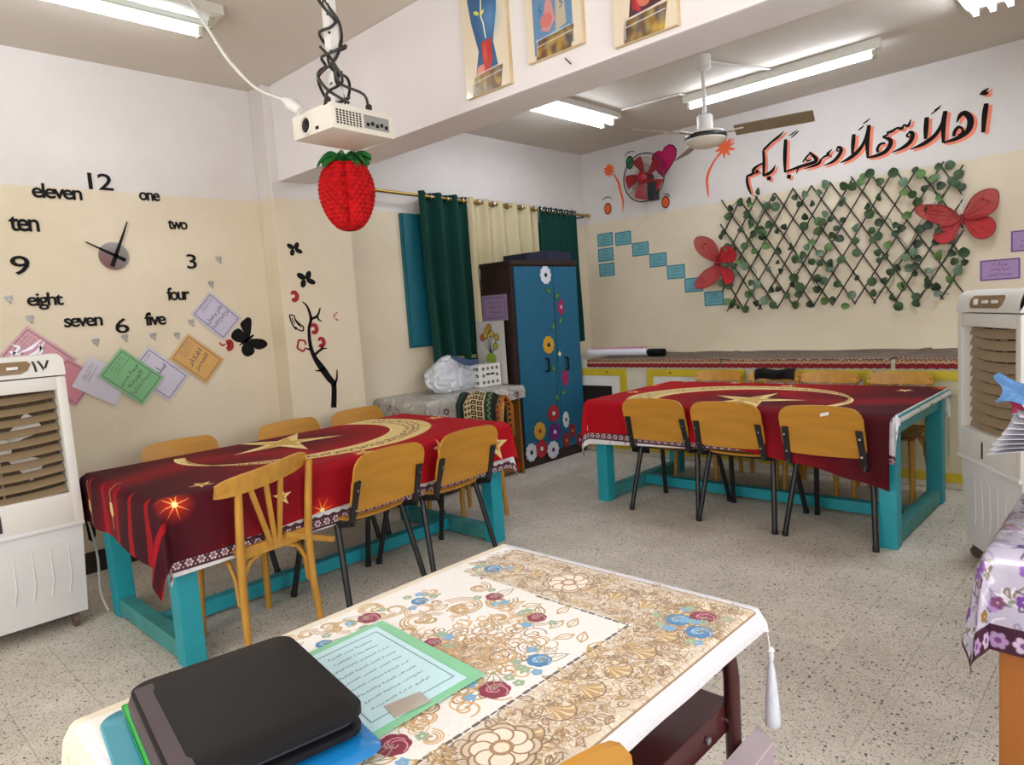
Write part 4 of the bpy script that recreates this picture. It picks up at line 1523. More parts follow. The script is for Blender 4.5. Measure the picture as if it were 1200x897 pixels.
MB().tube([(bb[0] - .03, 6.19, bb[1]), (bb[0] + .06, 6.185, bb[1])], .010, 8).build('body', M['gauze_dark'], t, 50)

# ------------------------------------------------------------------ panels on the beam
def art_canvas(kind):
    cv = Canvas(.31, .48, 900, '#dfd2bc')
    for k in range(60):
        cv.rect(.0052 * k, 0, .0052 * k + .0016, .48, '#cdbd9f', .6)
    blue = '#2c5a86'
    if kind == 1:
        cv.poly([(.05, .46), (.26, .47), (.25, .36), (.215, .22), (.24, .10), (.08, .09), (.11, .2), (.07, .34)], blue)
        cv.disc(.2, .33, .10, '#6fa4d6', .12, al=.55, soft=.9)
        cv.poly([(.13, .235), (.20, .24), (.205, .14), (.165, .07), (.145, .09), (.135, .16)], '#b8322c')
        cv.disc(.155, .18, .02, '#e0685c', .07, al=.6, soft=.8)
        cv.line([(.165, .25), (.155, .32), (.14, .36), (.15, .45)], .008, '#e4e3c0')
        cv.disc(.11, .38, .022, '#c8c85a', .01, ang=-.5)
        cv.disc(.15, .37, .02, '#d6d478', .009, ang=.6)
        cv.poly([(.07, .07), (.10, .13), (.14, .135), (.15, .07)], '#d8897a')
    elif kind == 2:
        cv.rect(.045, 0.02, .265, .47, '#5f86ab')
        cv.poly([(.09, .13), (.13, .30), (.145, .30), (.17, .16), (.13, .11)], '#c98a86')
        cv.disc(.12, .17, .035, '#c77470')
        cv.poly([(.17, .10), (.18, .34), (.22, .36), (.23, .12)], '#b6aa96')
        for a, b in ((.08, .2), (.2, .2), (.24, .26)):
            cv.line([(a, b), (a + .015, b + .02), (a, b + .03), (a + .015, b + .05)], .005, '#3f5e86')
        cv.disc(.17, .07, .06, '#c9c0a0', .04, soft=.7)
    else:
        cv.poly([(.09, .46), (.24, .47), (.23, .3), (.25, .11), (.08, .09), (.11, .28)], '#4b2630')
        cv.poly([(.10, .46), (.17, .46), (.165, .2), (.14, .1), (.1, .12)], '#a32430')
        cv.disc(.13, .2, .02, '#d65458', .12, al=.6, soft=.8)
        cv.poly([(.17, .45), (.22, .45), (.225, .15), (.185, .14)], '#b28a56')
        cv.disc(.16, .15, .035, '#c9705c')
    r = random.Random(kind)
    cv.poly([(.05, .0), (.25, .0), (.27, .10), (.07, .085)], '#6d5434')
    for k in range(60):
        x, y = r.uniform(.065, .245), r.uniform(-.01, .06)
        cv.disc(x, y + .018, .024, r.choice(['#8a5a24', '#c79a3e', '#5d4630', '#b9b06a', '#7b7f88', '#3b2f33', '#d8b653']), .03, al=.55, soft=.95)
    cv.line([(.06, .06), (.26, .075)], .004, '#c9c9cf')
    cv.line([(.055, .09), (.25, .105)], .004, '#c9c9cf')
    cv.line([(.06, .015), (.06, .1)], .003, '#c9c9cf')
    return cv


for k, (x0, x1, z0, z1, lab) in enumerate(((-2.575, -2.27, 2.475, 2.955, 'wood-striped panel picture of a red vase, leftmost on the beam'), (-2.157, -1.838, 2.525, 2.96, 'pale blue panel picture in the middle of the beam'),
                                          (-1.683, -1.388, 2.453, 2.93, 'panel picture of dark red vases, rightmost on the beam'))):
    t = MB().span((x0, 2.488, z0), (x1, 2.51, z1), .003).build('wall_picture', mat('picture board %d' % k, '#c9b28a', .5))
    tag(t, lab, 'picture', 'pictures on the beam')
    MB().prism([(x0 + .003, z0 + .003), (x1 - .003, z0 + .003), (x1 - .003, z1 - .003), (x0 + .003, z1 - .003)], .022, .0235, BEAMF).build('printed_face', print_mat('picture print %d' % k, art_canvas(k + 1), .25, coat=.5), t)
n0 = [(-1.959,2.501),(-1.914,2.46)]
tag(MB().tube([(n0[0][0], 2.512, n0[0][1]), (n0[1][0], 2.49, n0[1][1])], .003, 6).build('nail', M['blackmetal']), 'bent nail in the beam below the pale blue picture', 'nail')

# ------------------------------------------------------------------ low cupboards along the back wall
M['masonry'] = mat('whitewashed masonry', '#cfcbbb', .8, var=.05, bump=.15, bscale=8)
M['yellow'] = mat('yellow paint', '#c3ad22', .5, var=.1)
M['cream'] = mat('cream paint', '#c5bd9c', .6, var=.08)
M['mesh'] = mat('dark opening', '#17130f', .9, var=.2)
cup = thing('low_cupboard', 'long whitewashed low cupboard with yellow door frames along the back wall', 'cupboard', (-1.65, 5.8, 0))
MB().span((-4.74, 5.37, .0), (1.44, 6.265, .89), .008).build('body', M['masonry'], cup)
for k, (x0, x1, kind) in enumerate(((-4.6, -3.68, 0), (-3.45, -2.52, 0), (-2.42, -1.55, 0), (-1.48, -.62, 1))):
    fr = MB()
    z0, z1, w_ = .05, .815, .065
    for a, b in (((x0, z0), (x0 + w_, z1)), ((x1 - w_, z0), (x1, z1)), ((x0 + w_, z1 - w_), (x1 - w_, z1)), ((x0 + w_, z0), (x1 - w_, z0 + w_))):
        fr.span((a[0], 5.345, a[1]), (b[0], 5.375, b[1]), .004)
    d = fr.build('door_frame', M['yellow'], cup)
    inn = MB()
    a0, a1, b0_, b1_ = x0 + w_, x1 - w_, z0 + w_, z1 - w_
    ww = .10
    for a, b in (((a0, b0_), (a0 + ww, b1_)), ((a1 - ww, b0_), (a1, b1_)), ((a0 + ww, b1_ - ww), (a1 - ww, b1_)), ((a0 + ww, b0_), (a1 - ww, b0_ + ww))):
        inn.span((a[0], 5.352, a[1]), (b[0], 5.375, b[1]), .004)
    inn.build('inner_frame', M['white'] if not kind else M['cream'], d)
    if kind == 0:
        MB().span((a0 + ww, 5.366, b0_ + ww), (a1 - ww, 5.369, b1_ - ww)).build('dark_opening', M['mesh'], d)
    else:
        n = 7
        for i in range(n):
            xa = a0 + ww + (a1 - a0 - 2 * ww) * i / n
            MB().span((xa + .002, 5.357, b0_ + ww), (xa + (a1 - a0 - 2 * ww) / n - .002, 5.369, b1_ - ww), .003).build('plank', M['cream'], d)
    for xx in (x0 + .25, x1 - .2):
        MB().tube([(xx, 5.346, z1 - .03), (xx, 5.338, z1 - .03)], .009, 8).build('screw', mat('rust', '#7a3a20', .7) if k == 0 and xx == x0 + .25 else bpy.data.materials['rust'], d)
MB().span((-3.66, 5.36, .03), (-3.47, 5.372, .16), .003).build('vent', M['mesh'], cup)


def mat_canvas(seed):
    cv = Canvas(1.3, 1.0, 500, '#6d5f54')
    r = random.Random(seed)
    y = 0.0
    while y < 1:
        h = r.uniform(.012, .04)
        cv.rect(0, y, 1.3, y + h * .55, r.choice(['#5a4b42', '#83766a', '#4b3a35', '#7a6a5a', '#6b4438']))
        for k in range(40):
            x = r.uniform(0, 1.3)
            cv.line([(x, y + h * .3), (x + .03, y + h * .4)], .006, r.choice(['#9a8c78', '#3c302b']))
        y += h
    cv.rect(0, 0, 1.3, .035, '#7c1420')
    for k in range(44):
        x = .015 + k * .03
        cv.disc(x, .047, .016, '#b59a72', .016)
        cv.disc(x, .052, .010, '#7a4a34')
        cv.disc(x, .085, .010, '#a98a66', .02, ang=.6)
    cv.line([(0, .105), (1.3, .105)], .005, '#4a2520')
    return cv


GM = 'woven mats on the low cupboard'
for k, (x0, x1, sk, se, lab) in enumerate(((-4.12, -2.725, -.02, -.28, 'brown woven mat with red edge under the paper rolls'), (-2.715, -1.435, -.28, -.0, 'brown woven mat with red edge, middle of the low cupboard'),
                                      (-1.405, -.13, -.0, -.03, 'brown woven mat with red edge running behind the right cooler'))):
    def f(u, v, x0=x0, x1=x1, sk=sk, se=se, k=k):
        s = v * 1.0            # along the mat from the front hem
        x = x0 + (x1 - x0) * u
        if s < .07:
            return (x, 5.352 - .008 - .004 * sin(60 * x), .902 - (.07 - s) + .004 * sin(x * 105))
        t = (s - .07) / .93
        y = 5.35 + t * .80
        return (x + (sk + (se - sk) * u) * t, y, .904 + .004 * sin(9 * x + k) * sin(11 * y) + .006 * k * (1 if u < .05 else 0))
    vs_list = [0, .03, .06, .075] + [.12 + .88 * i / 10 for i in range(11)]
    mb = MB()
    mb.sheet(lambda u, v: f(u, vs_list[int(round(v * 14))]), 60, 14, .006, uv=lambda u, v: (u, vs_list[int(round(v * 14))]))
    tag(mb.build('woven_mat', print_mat('woven mat %d' % k, mat_canvas(k), .95, bump=.3), None, 50), lab, 'mat', GM)

GP = 'paper rolls on the low cupboard'
for lab, a, b, r, m_ in (('white paper roll on the low cupboard beside the cabinet', (-4.3, 5.62, .948), (-3.60, 5.62, .95), .034, paper('#dcdce4')),
                         ('pink paper roll lying behind the white one', (-4.3, 5.71, .950), (-3.78, 5.80, .952), .036, paper('#c779a6')),
                         ('thin beige paper roll at the back by the wall', (-4.3, 5.88, .948), (-3.85, 5.98, .948), .03, paper('#b9ac86'))):
    t = tag(MB().tube([a, b], r, 14).build('paper_roll', m_, None, 50), lab, 'roll', GP)
    d = (Vector(b) - Vector(a)).normalized()
    MB().tube([Vector(b), Vector(b) + d * .001], r * .6, 12).build('roll_core', M['dark'], t)
tag(MB().tube([(-3.585, 5.62, .944), (-3.42, 5.625, .944)], .036, 14).build('black_tube', M['black'], None, 50), 'short black tube at the end of the white paper roll', 'tube')

# ------------------------------------------------------------------ cabinet
M['cab'] = mat('dark brown lacquer', '#2b1a17', .45, var=.15, scale=3)
M['blue_paper'] = mat('blue paper', '#125c7c', .7, var=.05, scale=5)
CX = -4.16
cab = thing('cabinet', 'tall dark cabinet with blue doors decorated with paper flowers', 'cabinet', (-4.36, 4.87, 0))
MB().span((-4.55, 4.41, .0), (CX - .02, 5.335, 1.855), .006).build('body', M['cab'], cab)
MB().span((-4.555, 4.40, 1.82), (CX, 5.34, 1.86), .004).build('top_board', M['cab'], cab)
sy = [(4.966,1.809)][0][0]
doors = []
for a, b in ((4.445, sy - .002), (sy + .002, 5.312)):
    doors.append(MB().span((CX - .02, a, .10), (CX, b, 1.805), .004).build('door', M['blue_paper'], cab))
for (ya, za), d in zip([(4.788,0.908),(5.066,0.896)], doors[:1] + doors[1:]):
    mb = MB()
    mb.tube([(CX, ya, za + .06), (CX + .035, ya, za + .055), (CX + .035, ya, za - .055), (CX, ya, za - .06)], .010, 8)
    mb.build('handle', M['black'], d, 50)
CABF = lambda u, v, d: (CX + d, u, v)
FC = {'w': '#cfd3dd', 'y': '#c79a2e', 'm': '#9c1f5a', 'r': '#a8202c', 'p': '#6a2178', 'c': '#1c1210', 'd': '#8a1a30'}
for px, colr, cen, r, sq in (([(4.855,1.728)], 'w', 'c', .085, .9), ([(5.047,1.429)], 'm', 'w', .075, .62), ([(4.835,1.089)], 'y', 'c', .085, .95), ([(5.049,0.761)], 'm', 'd', .08, .6),
                            ([(4.844,0.449)], 'r', 'w', .082, 1), ([(5.02,0.362)], 'w', 'c', .08, .6), ([(4.638,0.317)], 'y', 'r', .085, .95), ([(4.846,0.274)], 'p', 'w', .085, 1),
                            ([(5.107,0.242)], 'd', 'y', .07, .7), ([(5.008,0.163)], 'd', 'y', .075, .7), ([(5.212,0.133)], 'd', 'w', .065, .8), ([(4.506,0.143)], 'w', 'c', .085, .9),
                            ([(4.648,0.151)], 'r', 'w', .085, .95), ([(4.808,0.111)], 'w', 'p', .085, 1)):
    (y, z) = px[0]
    mb = MB()
    n = 10
    pts = []
    for k in range(n * 6):
        a = 2 * pi * k / (n * 6)
        rr = r * (.86 + .14 * abs(cos(a * n / 2)))
        pts.append((y + rr * cos(a) * sq, z + rr * sin(a)))
    mb.prism(pts, .001, .005, CABF)
    o = mb.build('paper_flower', paper(FC[colr]), cab)
    MB().prism(ell(y, z, r * .24 * sq, r * .24, 12), .0052, .008, CABF).build('flower_center', paper(FC[cen]), o)
for px, a in (([(4.883,1.584)], -.5), ([(5.001,1.534)], .9), ([(5.028,1.302)], .9), ([(4.918,1.252)], 1.3), ([(4.881,0.866)], 2.2), ([(5.014,0.625)], .5), ([(4.91,0.59)], 2)):
    (y, z) = px[0]
    MB().prism(ell(y, z, .04, .018, 12, a), .001, .004, CABF).build('paper_leaf', paper('#2c6a34'), cab)
    MB().prism(ell(y, z, .022, .007, 8, a), .0042, .006, CABF).build('paper_leaf', paper('#8aa03c'), cab)
mb = MB()
stroke(mb, [(4.96,1.629),(4.954,1.432),(4.96,1.114),(4.93,0.797),(4.911,0.477)], .008, CABF)
mb.build('paper_stem', paper('#1c4a34'), cab)
y, z = [(4.986,0.992)][0]
MB().prism(ell(y, z, .022, .026, 4), .001, .006, CABF).build('lock_sticker', paper('#d8d8a0'), cab)
tb = thing('flat_box', 'dark navy flat box lying on top of the cabinet', 'box', (-4.40, 5.05, 1.86))
mb = MB()
mb.prism([(4.70, 1.862), (5.30, 1.862), (5.30, 1.945), (5.02, 1.965), (4.70, 1.935)], -4.53, -4.24, lambda u, v, d: (d, u, v))
mb.build('box_body', mat('navy card', '#161c33', .5), tb)
MB().span((-4.24, 4.98, 1.862), (-4.236, 5.34, 1.95), .001).build('box_flap', mat('navy card lit', '#1b2340', .45), tb)  # flap in a lighter navy, the light on it put into the colour
t = MB().span((-4.545, 4.400, 1.345), (-4.235, 4.406, 1.575)).build('card', paper('#84708e'))
tag(t, 'purple printed card taped to the side of the cabinet', 'card')
SIDF = lambda u, v, d: (u, 4.400 - d, v)
mb = MB()
for k, s in enumerate(('وزارة التربية', 'مدرسة الامل', 'المعرفة')):
    text_mb(arabic(s), SIDF, -4.39, 1.51 - .045 * k, w=.17 - .02 * k, h=.022, d0=.0002, d1=.001, mb=mb)
for a, b in (((-4.52, 1.37), (-4.26, 1.37)), ((-4.26, 1.37), (-4.26, 1.55)), ((-4.26, 1.55), (-4.52, 1.55)), ((-4.52, 1.55), (-4.52, 1.37))):
    stroke(mb, [a, b], [.004, .004], SIDF, .0002, .001, 1)
mb.build('printed_text', M['ink_purple'], t)

# ------------------------------------------------------------------ window, curtain rod, curtains
M['teal_board'] = mat('teal shutter', '#0e5f70', .5, var=.08)
wn = MB().span((-4.75, 3.69, 1.165), (-4.72, 6.02, 2.305), .003)
structure(wn, 'window_1', M['teal_board'], 'window closed by teal shutters behind the curtains')
win = bpy.data.objects['window_1']
for k in range(4):
    y0 = 3.70 + .575 * k
    MB().span((-4.722, y0, 1.18), (-4.70, y0 + .57, 2.30), .004).build('shutter', M['teal_board'], win)
MB().span((-4.75, 3.95, 1.02), (-4.62, 4.45, 1.05), .004).build('sill', mat('green sill', '#8d8a4c', .6), win)
rod = thing('curtain_rod', 'thin brass curtain rod above the window', 'curtain rod', (-4.62, 4.7, 2.44))
rz_ = lambda y: 2.452 - .055 * (y - 3.4) / 2.75
MB().tube([(-4.62, 3.12, rz_(3.12)), (-4.62, 6.14, rz_(6.14))], .014, 10).build('rod', M['brass'], rod, 50)
MB().lathe([(.002, -.03), (.022, -.015), (.022, .015), (.014, .03)], 12, Matrix.Translation((-4.62, 6.16, rz_(6.15))) @ Matrix.Rotation(radians(-90), 4, 'X')).build('finial', M['brass'], rod, 50)
for y in (3.25, 6.06):
    b = MB()
    b.span((-4.75, y - .025, rz_(y) - .05), (-4.735, y + .025, rz_(y) + .06), .003).span((-4.74, y - .012, rz_(y) - .03), (-4.60, y + .012, rz_(y) - .016), .003)
    b.build('bracket', M['blackmetal'] if y > 5 else M['brass'], rod)
M['green_cur'] = mat('dark green curtain', '#0d3b33', .8, var=.12, scale=3, bump=.1, bscale=300, spec=.2)
M['cream_cur'] = mat('cream curtain', '#b9ad8b', .8, var=.06, scale=3, bump=.1, bscale=300)


def curtain(label, y0, y1, zb, folds, amp, m_, seed, name='curtain', y0b=None, y1b=None):
    t = thing(name, label, 'curtain', (-4.62, (y0 + y1) / 2, zb), 0)
    r = random.Random(seed)
    ph = [r.uniform(-.5, .5) for _ in range(6)]
    y0b, y1b = (y0 if y0b is None else y0b), (y1 if y1b is None else y1b)

    def f(u, v):
        a, b = y0 + (y1 - y0) * u, y0b + (y1b - y0b) * u
        y = b + (a - b) * v
        w = 2 * pi * folds * u + .5 * sin(2 * pi * u + ph[0]) * (1 - v)
        x = -4.615 + amp * (sin(w) + .25 * sin(2 * w + ph[1])) * (.75 + .35 * (1 - v)) + .010 * sin(5 * v + 7 * u + ph[2]) * (1 - v)
        y += .010 * cos(w) * (1 - .3 * v) + .02 * (1 - v) * sin(3 * u + ph[3])
        return (x, y, zb + (rz_(a) + .035 - zb) * v)
    MB().sheet(f, folds * 14, 22, .003).build('fabric', m_, t, 70)
    for k in range(folds * 2):
        u = (k + .5) / (folds * 2)
        y = y0 + (y1 - y0) * u
        MB().tube([(-4.615 + .027 * cos(a), y, rz_(y) + .027 * sin(a)) for a in np.linspace(0, 2 * pi, 15)[:-1]], .0055, 6, closed=True).build('ring', M['chrome'], t, 50)
    return t


curtain('dark green curtain in full length left of the cream curtain', 3.80, 4.355, .99, 3, .058, M['green_cur'], 1, y1b=4.33, y0b=3.84)
curtain('cream curtain between the two dark green ones', 4.365, 5.32, 1.02, 5, .042, M['cream_cur'], 4)
curtain('dark green curtain behind the top of the cabinet', 5.34, 5.94, 1.05, 7, .026, M['green_cur'], 6)

# ------------------------------------------------------------------ side desk with its cloth and the things on it
M['desk_wood'] = mat('worn desk wood', '#8a5c26', .5, var=.15, scale=5, stretch=(1, 1, .3))
dk = thing('side_desk', 'brown wooden desk beside the cabinet under a patterned cloth', 'desk', (-4.41, 3.82, 0))
MB().span((-4.72, 3.30, .745), (-4.08, 4.335, .775), .004).build('desktop', M['desk_wood'], dk)
for y in (3.32, 4.31):
    MB().span((-4.70, y, .0), (-4.09, y + .022, .745), .003).build('side_panel', M['desk_wood'], dk)
MB().span((-4.70, 3.342, .2), (-4.68, 4.31, .745), .003).build('back_panel', M['desk_wood'], dk)
MB().span((-4.67, 3.35, .03), (-4.12, 4.30, .09), .004).build('foot_rail', M['bent_dark'], dk)


def grey_canvas():
    cv = Canvas(1.1, 1.6, 330, '#aaa79f')
    r = random.Random(5)
    for k in range(420):
        x, y = r.uniform(0, 1.1), r.uniform(0, 1.6)
        c_ = r.choice(['#c9c7c4', '#8e8a86', '#6f5f60', '#d6d5d6', '#7f6e68'])
        cv.line(spline([(x + r.uniform(-.04, .04), y + r.uniform(-.04, .04)) for _ in range(4)]), .006, c_)
    for k in range(26):
        x, y = r.choice([.08, 1.0, .5]) + r.uniform(-.06, .06), r.uniform(0, 1.6)
        for q in range(6):
            cv.disc(x + .02 * cos(q), y + .02 * sin(q), .012, '#5d3f42')
    return cv


cl = drape(-4.73, -4.07, 3.29, 4.345, .779, (.01, lerp(.30, .2, .12, .11), .26, .02), 'x', 1.1, 1.6, -4.4, 3.8, seed=9, flare=.05, fold=.008, n=24)
tag(cl.build('desk_cloth', print_mat('grey floral sheet', grey_canvas(), .35, bump=.2), smooth=60), 'grey and white floral plastic cloth on the side desk', 'tablecloth')

# white carrier bag
bg = bmesh.new()
bmesh.ops.create_icosphere(bg, subdivisions=5, radius=1)
from mathutils import noise
for v in bg.verts:
    n_ = v.co.normalized()
    q = noise.noise(n_ * 1.5) * .2 - .16 * (1 - abs(noise.noise(n_ * 2.6 + Vector((3, 1, 2)))) * 2) ** 6 + .035 * noise.noise(Vector((n_.x * 3, n_.y * 9, n_.z * 5)))
    k = 1 + q
    z = max(n_.z * k, -.62)
    z += .25 * max(0, n_.z) * (1 - abs(n_.y)) * .8
    v.co = Vector((-4.44 + n_.x * k * .145, 3.875 + n_.y * k * .255, .92 + z * .165))
mb = MB().bm(bg)
zmin = min(p[2] for p in mb.v)
mb.v = [(x, y, z - zmin + .782) for x, y, z in mb.v]
M['bag'] = mat('white carrier plastic', '#c6cad2', .28, var=.05, coat=.3)
bag = mb.build('plastic_bag', M['bag'], None, 180)
tag(bag, 'full white plastic carrier bag standing on the side desk', 'bag')
BGF = lambda u, v, d: (-4.285 + d - .10 * (v - 1.0), u, v)
mb = MB()
stroke(mb, [(3.78, 1.075), (3.86, 1.045), (3.96, 1.01), (4.05, 1.02)], [.02, .04, .05, .03], BGF, -.03, .004)
mb.build('bag_print', mat('blue bag print', '#3a4f73', .4), bag)
tx = MB().span((-4.46, 4.07, .782), (-4.30, 4.33, .975), .006).build('tissue_box', M['white'])
tag(tx, 'white box with black flower print beside the carrier bag', 'box')
for face in (0, 1):
    FR = (lambda u, v, d: (-4.30 + d, u, v)) if face == 0 else (lambda u, v, d: (u, 4.07 - d, v))
    mb = MB()
    r = random.Random(3 + face)
    for k in range(12):
        cx = (4.09 + .22 * ((k % 4) + .5) / 4) if face == 0 else (-4.45 + .14 * ((k % 4) + .5) / 4)
        cy = .80 + .06 * (k // 4) + .02
        if 4 <= k < 8 and 0 < k % 4 < 3:
            mb.prism(ell(cx, cy + .01, .028, .009, 10), .0005, .0015, FR)
            continue
        for q in range(5):
            mb.prism(ell(cx + .010 * cos(q * 1.256), cy + .010 * sin(q * 1.256), .007, .006, 6), .0005, .0015, FR)
    tag(mb.build('flower_print', M['black'], tx), None, kind='stuff')
pb = thing('painted_board', 'white board painted with a pot of yellow and orange flowers', 'painting', (-4.42, 4.37, .78))
MB().span((-4.60, 4.35, .783), (-4.25, 4.362, 1.345), .002).build('board', paper('#b9b7b2'), pb)
PBF = lambda u, v, d: (u, 4.35 - d, v)
mb = MB()
mb.prism([(-4.47, .93), (-4.38, .93), (-4.36, 1.02), (-4.39, 1.06), (-4.46, 1.06), (-4.49, 1.02)], .0005, .0015, PBF)
mb.build('painted_pot', paper('#7d9a34'), pb)
for cx, cy, c_ in ((-4.52, 1.20, '#b5552c'), (-4.46, 1.26, '#b99a34'), (-4.40, 1.23, '#c0a040'), (-4.34, 1.20, '#a9953a'), (-4.36, 1.12, '#97a03c'), (-4.43, 1.29, '#b48a30'), (-4.48, 1.22, '#bda23c')):
    s = MB()
    stroke(s, [(-4.425, 1.05), ((cx - 4.425) / 2, (cy + 1.05) / 2 - .01), (cx, cy)], [.007, .006, .005], PBF, .0005, .0012)
    s.build('painted_stem', M['ink'], pb)
    MB().prism(ell(cx, cy, .034, .034, 12), .0013, .0018, PBF).build('painted_flower', M['ink'], pb)
    MB().prism(ell(cx, cy, .028, .028, 12), .0019, .0026, PBF).build('painted_flower', paper(c_), pb)

# ------------------------------------------------------------------ chair at the table end with a woven cloth over its back
ch = dup(b0, 'slatted wooden chair at the far end of the left table under the green woven cloth', (-3.54, 3.14, 0), radians(180), 'slatted wooden chairs')


def weave_canvas():
    cv = Canvas(.6, .8, 500, '#123a34')
    for x0, x1, c_ in ((.09, .14, '#0d0f10'), (.14, .36, '#b9a983'), (.36, .46, '#12342c'), (.46, .52, '#0d0f10'), (.54, .6, '#a05f22')):
        cv.rect(x0, 0, x1, .8, c_)
    for j in range(16):
        for x in (.16, .20):
            cv.poly([(x, .05 * j), (x + .018, .05 * j + .02), (x, .05 * j + .04), (x - .012, .05 * j + .02)], '#17110f')
        for x in (.25, .315):
            cv.rect(x - .026, .05 * j + .006, x + .026, .05 * j + .044, '#17110f')
            cv.rect(x - .012, .05 * j + .016, x + .012, .05 * j + .034, '#a8935f')
        cv.line([(.40, .05 * j), (.44, .05 * j + .025), (.40, .05 * j + .05)], .012, '#6f8a4c')
        cv.line([(.02, .05 * j), (.06, .05 * j + .05)], .012, '#0c2622')
        cv.disc(.565, .05 * j + .02, .016, '#3a2412')
    return cv


def fold_cloth(u, v):
    s = (v - .5) * 2
    x = -3.80 + .47 * u
    bulge = .035 + .02 * sin(9 * u)
    z = .86 - .30 * abs(s) ** 1.2 - .02 * (2 * u - 1) ** 2 + .006 * sin(20 * u)
    y = 3.385 + (.055 + .02 * sin(7 * u)) * (1 if s > 0 else -1) * min(1, abs(s) * 3)
    return (x, y, z)


tag(MB().sheet(fold_cloth, 30, 24, .008).build('woven_cloth', print_mat('woven cloth', weave_canvas(), .9, bump=.3), None, 60), 'green and cream woven cloth folded over the chair at the table end', 'cloth')

# ------------------------------------------------------------------ evaporative coolers
M['louvre'] = mat('tan louvre', '#8a765a', .5, var=.06)
M['panel_brown'] = mat('brown control panel', '#7d6444', .4, var=.05)
M['cooler'] = mat('cooler plastic', '#d3d1cb', .4, var=.03, scale=6)
M['cooler_lo'] = mat('cooler tank plastic', '#d6d6d6', .42, var=.03, scale=6)
M['pad'] = mat('brown cooling pad', '#5a4a38', .9, var=.3, scale=60)


def cap_y(z):
    v = math.asin(min(1, (z - 1.255) / .105)) * 2 / pi
    return -.004 + .055 * max(0, v - .1) ** 1.6


